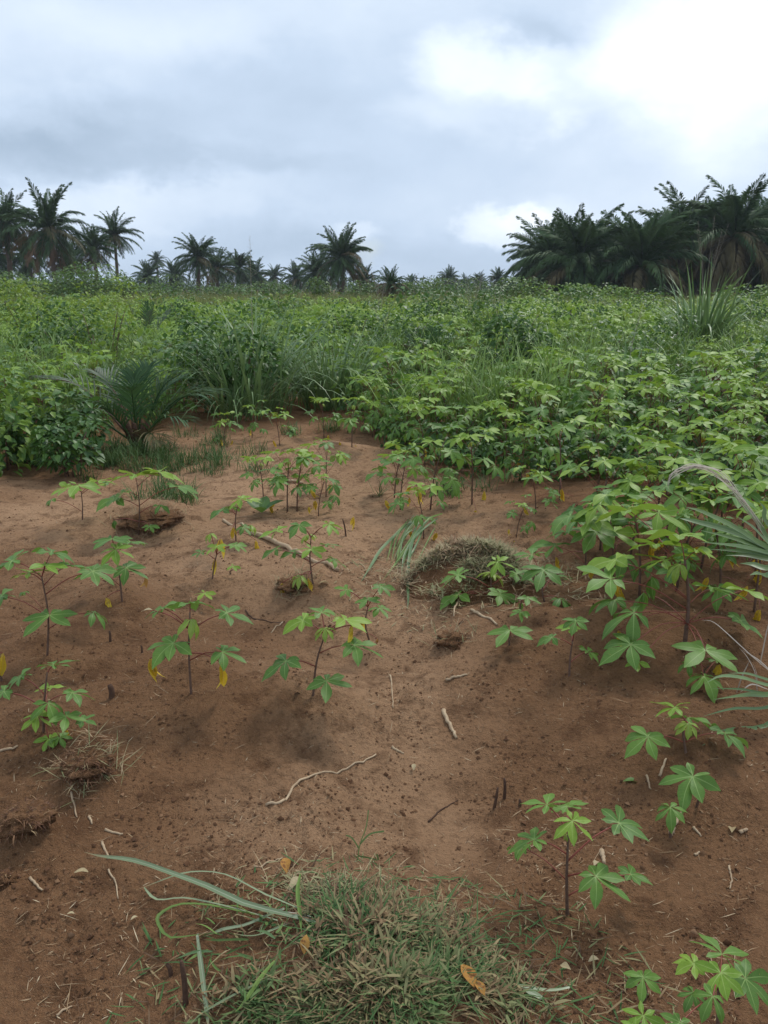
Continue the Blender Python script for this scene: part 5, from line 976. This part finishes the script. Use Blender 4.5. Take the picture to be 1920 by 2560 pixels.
stick([q8(1490, 545), q8(1500, 600), q8(1495, 645)], .003, 'thin straw lying below the broken pale stalk piece at right'); stick([q8(1340, 500), q8(1362, 488)], .004, 'tiny pale straw piece right of the lone front plant')
stick([q5c(1080, 315), q5c(1200, 368), q5c(1290, 410), q5c(1400, 455), q5c(1460, 482)], .016, 'thick tan branch lying on the soil in mid field', 'wood')
stick([q5c(1060, 650), q5c(1100, 688), q5c(1160, 700), q5c(1222, 702)], .004, 'thin dead vine between the two centre plants', 'wood_dark'); stick([q5c(1222, 702), q5c(1170, 745)], .0035, 'short pale twig at the end of the dead vine')
stick([q5c(1215, 94), q5c(1310, 101)], .012, 'pale pole lying on the light sandy patch', 'wood'); stick([q5c(965, 262), q5c(1060, 300)], .010, 'white split stick behind the thick tan branch')
stick([q6(190, 490), q6(215, 462), q6(262, 438)], .006, 'pale broken stalk sticking out of the dry mound', lift=.03); stick([q6(190, 490), q6(240, 520), q6(290, 548)], .005, 'second half of the pale broken stalk at the dry mound', lift=.01); stick([q6(375, 650), q6(430, 680), q6(490, 715)], .007, 'pale straight stalk lying under the mound plant'); stick([q6(255, 768), q6(315, 768)], .006, 'short cream stick in the hollow below the dry mound'); stick([q6(332, 590), q6(315, 640), q6(297, 695)], .006, 'cut pale stalk leaning on the front of the dry mound', lift=.02)
stick([q7(190, 303), q7(196, 360)], .006, 'pale chip stick above the matted root clod'); stick([q7(310, 240), q7(332, 335)], .0035, 'thin tan stick right of the matted root clod'); stick([q7(455, 392), q7(530, 408)], .0042, 'pale straw lying level on open soil at left'); stick([q7(440, 440), q7(470, 512)], .004, 'tan straw slanting down on open soil at left'); stick([q7(470, 560), q7(500, 620), q7(510, 690)], .0025, 'thin curved straw under the tip of the long cut blade'); stick([q7(130, 597), q7(185, 655)], .004, 'small tan stick near the bottom left'); stick([q7(0, 52), q7(40, 40), q7(76, 30)], .005, 'pale stick at the left edge below the low leafy plant')
stick([q7(1100, 552), q7(1170, 525), q7(1220, 512)], .003, 'forked tan twig left of the orange fallen leaf'); stick([q7(245, 1195), q7(310, 1155)], .003, 'thin straw near the bottom left corner'); stick([q7(385, 335), q7(400, 365)], .004, 'small straw chip right of the thin tan stick'); stick([q6(35, 1243), q6(85, 1270)], .005, 'pale straw on the open soil below the thick short stick')
stub(q8(470, 300), q8(492, 205), .0055, 'left one of two upright brown stubs near the lone front plant'); stub(q8(518, 255), q8(520, 165), .0060, 'right and taller one of two upright brown stubs near the lone front plant'); stub(q8(583, 290), q8(586, 255), .006, 'shortest brown stub just left of the lone front plant')
stub(q5c(480, 1025), q5c(472, 970), .012, 'charred dark stump on bare soil left of the yellow-leaved plant'); stub(q5c(474, 785), q5c(473, 738), .006, 'thin dark stub right of the tall left plant'); stub(q5c(612, 838), q5c(610, 800), .005, 'small dark stub left of the yellow hanging leaves'); stub(q7(800, 1145), q7(783, 955), .007, 'dark thin stub left of the large bottom heap'); stub(q7(740, 1020), q7(720, 965), .006, 'short dark stub beside the thin one left of the large heap'); stub(q5c(1496, 342), q5c(1480, 255), .006, 'bare dead cassava stem standing beyond the branch')
def fallen(px, py, L, kd, label, rz=0, tilt=.2, v=0, lift=.012, name='fallen_leaf', hang=False):
    c = ground(px, py); o = obj(name, LEAFME[kd][v % len(LEAFME[kd])]); hx, hy = c[0] - hc[0], c[1] - hc[1]; z = c[2]
    if abs(hx) < .45 and abs(hy) < .35: z = max(z, float(htop(np.array([hx]), np.array([hy]))[0]) + hc[2] + .01)
    o.matrix_world = Matrix.Translation((c[0], c[1], z + lift)) @ Matrix.Rotation(rz, 4, 'Z') @ Matrix.Rotation(tilt, 4, 'Y') @ Matrix.Scale(L, 4); tag(o, label, 'leaf', 'fallen leaves')
SF = LEAFME['w'][0]
single = {}
for nm, mt in (('o', 'leaf_brown'), ('y', 'leaf_yellow'), ('w', 'leaf_pale'), ('g', 'leaf')):
    ge = blade(1, .7, .45, .35, 5, 0, .30); single[nm] = mesh('fallen_leaf', *ge[:3], [M[mt]], ge[3])
LEAFME['O1'], LEAFME['Y1'], LEAFME['W1'], LEAFME['G1'] = [[single[k_]] for k_ in 'oywg']
fallen(*q7(1240, 605), .050, 'O1', 'orange-yellow fallen leaf at the top left of the large heap', 1.9, -.3, lift=.02)
fallen(*q8(128, 145), .030, 'W1', 'small cream fallen leaf alone on the open soil', 1.6, -.3); fallen(*q8(330, 1040), .062, 'O1', 'large rusty curled leaf on the right side of the large heap', -1.1, .1, lift=.02); fallen(*q8(380, 1100), .042, 'O1', 'second smaller rusty leaf just below the large curled one', -.9, .2, lift=.015)
fallen(*q8(880, 975), .035, 'W1', 'crumpled pale leaf right of the large heap', .5, .2); fallen(*q8(805, 1030), .030, 'W1', 'small crumpled pale leaf nearest the large heap', 2.5, .2); fallen(*q8(1500, 415), .04, 'W1', 'crumpled yellowish leaf near the right edge', 1.2, .2); fallen(*q8(1030, 192), .055, 'G1', 'single green leaf blade lying on the dark soil', 0.0, .1); fallen(*q8(905, 560), .03, 'W1', 'pale dry leaf bit behind the lone front plant', 1, .1)
fallen(*q7(1250, 690), .05, 'W1', 'pale green crumpled leaf at the left top of the heap', 1, -.2, lift=.015); fallen(*q7(1315, 985), .042, 'O1', 'narrow tan leaf standing in the left part of the large heap', 1.5, -.9, lift=.01); fallen(*q5c(1375, 545), .06, 'W1', 'pale dead leaf by the debris under the branch plant', .4, .1); fallen(*q7(320, 590), .04, 'W1', 'crumpled grey leaf left of the long cut blade', .4, .2); fallen(*q7(290, 770), .02, 'W1', 'tiny pale leaf bit on the soil at lower left', .4, .2); fallen(*q7(565, 795), .022, 'W1', 'tiny pale leaf bit left of the curled green blade', .9, .2)
fallen(*q5c(1528, 305), .10, 'y', 'small upright yellow leaf on bare soil beyond the branch', .4, .3, 0, .10)
bm_ = thing('broadleaf_weed', ground(655, 1292), 'tiny dark two-leaved weed left of the curved-stem cassava', 'plant')
for a_, mt in ((.3, 'bush'), (2.6, 'bush'), (1.5, 'bush'), (4.5, 'leaf')): o = obj('leaf', mesh('leaf', ovate[0] * .17, None, ovate[2], [M[mt]], ovate[3]), bm_); o.rotation_euler = (0, -.6, a_); o.location = (0, 0, .03)

# litter and crumbs all over the soil: nobody could count them
def soilpts(n, d0, d1, pw):
    d = d0 * (d1 / d0) ** (U_(0, 1, n) ** pw); px = U_(-120, 2040, n); k0, k1 = px_at(0, 1.0), px_at(1920, 1.0); x = (k0 + (k1 - k0) * px / 1920) * d; return x, d
n = 17000; x, y = soilpts(n, 1.15, 9, 1.0); cl_ = pn(x * 2.3 + 5, y * 2.3) + .5 * pn(x * 6, y * 6); kp = cl_ + rng.normal(0, .25, n) > -.1; x, y = x[kp], y[kp]; n = len(x)
pos = np.stack([x, y, H(x, y) + .002], -1); ln = np.minimum(.008 + rng.exponential(.014, n), .075)
tag(obj('straw_litter', G().add(*blades(pos, U_(0, 6.28, n), ln, U_(.0005, .0013, n), U_(1.25, 1.62, n), rng.normal(0, .35, n), 3, U_(0, 1, n) ** 1.4 * .999, U_(-.5, .5, n))).mesh('straw_litter', [M['straw']])), kind='stuff')
octa = (np.array([[1, 0, 0], [-.9, .1, 0], [0, .8, -.1], [.1, -.9, 0], [.1, 0, .8]], float), np.zeros((0, 4), int), np.array([[0, 2, 4], [2, 1, 4], [1, 3, 4], [3, 0, 4]]), np.zeros((5, 3)))
n = 42000; x, y = soilpts(n, 1.15, 9, 1.0); cl_ = pn(x * 3.1 + 15, y * 3.1) + .7 * pn(x * 8, y * 8 + 3); kp = cl_ + rng.normal(0, .2, n) > .0; x, y = x[kp], y[kp]; n = len(x)
m3 = rotz(U_(0, 6.28, n)) @ rotx(rng.normal(0, .6, n)) * np.minimum(.0016 + rng.exponential(.0022, n), .013)[:, None, None]
tag(obj('soil_crumbs', G().add(*spread(octa, m3, np.stack([x, y, H(x, y) + .001], -1))).mesh('soil_crumbs', [M['crumb']])), kind='stuff')

# ------------------------------------------------------------------ the air
HAZE = .00035
if HAZE:
    x0, y0, z0_, z1 = 4300, 4300, -1.5, 16.5
    hv = np.array([[sx_ * x0, sy_ * y0, zz_] for zz_ in (z0_, z1) for sx_, sy_ in ((-1, -1), (1, -1), (1, 1), (-1, 1))]); hq = [[0, 3, 2, 1], [4, 5, 6, 7], [0, 1, 5, 4], [1, 2, 6, 5], [2, 3, 7, 6], [3, 0, 4, 7]]
    hm = bpy.data.materials.new('haze'); hm.use_nodes = True; hm.node_tree.nodes.clear(); ht = NT(hm.node_tree); ho = ht.n('ShaderNodeOutputMaterial'); pv = ht.n('ShaderNodeVolumePrincipled'); pv.inputs['Color'].default_value = (.80, .87, .95, 1); pv.inputs['Density'].default_value = HAZE; ht.L.new(pv.outputs[0], ho.inputs['Volume'])
    tag(obj('haze', mesh('haze', hv, hq, None, [hm], smooth=False)), kind='stuff')
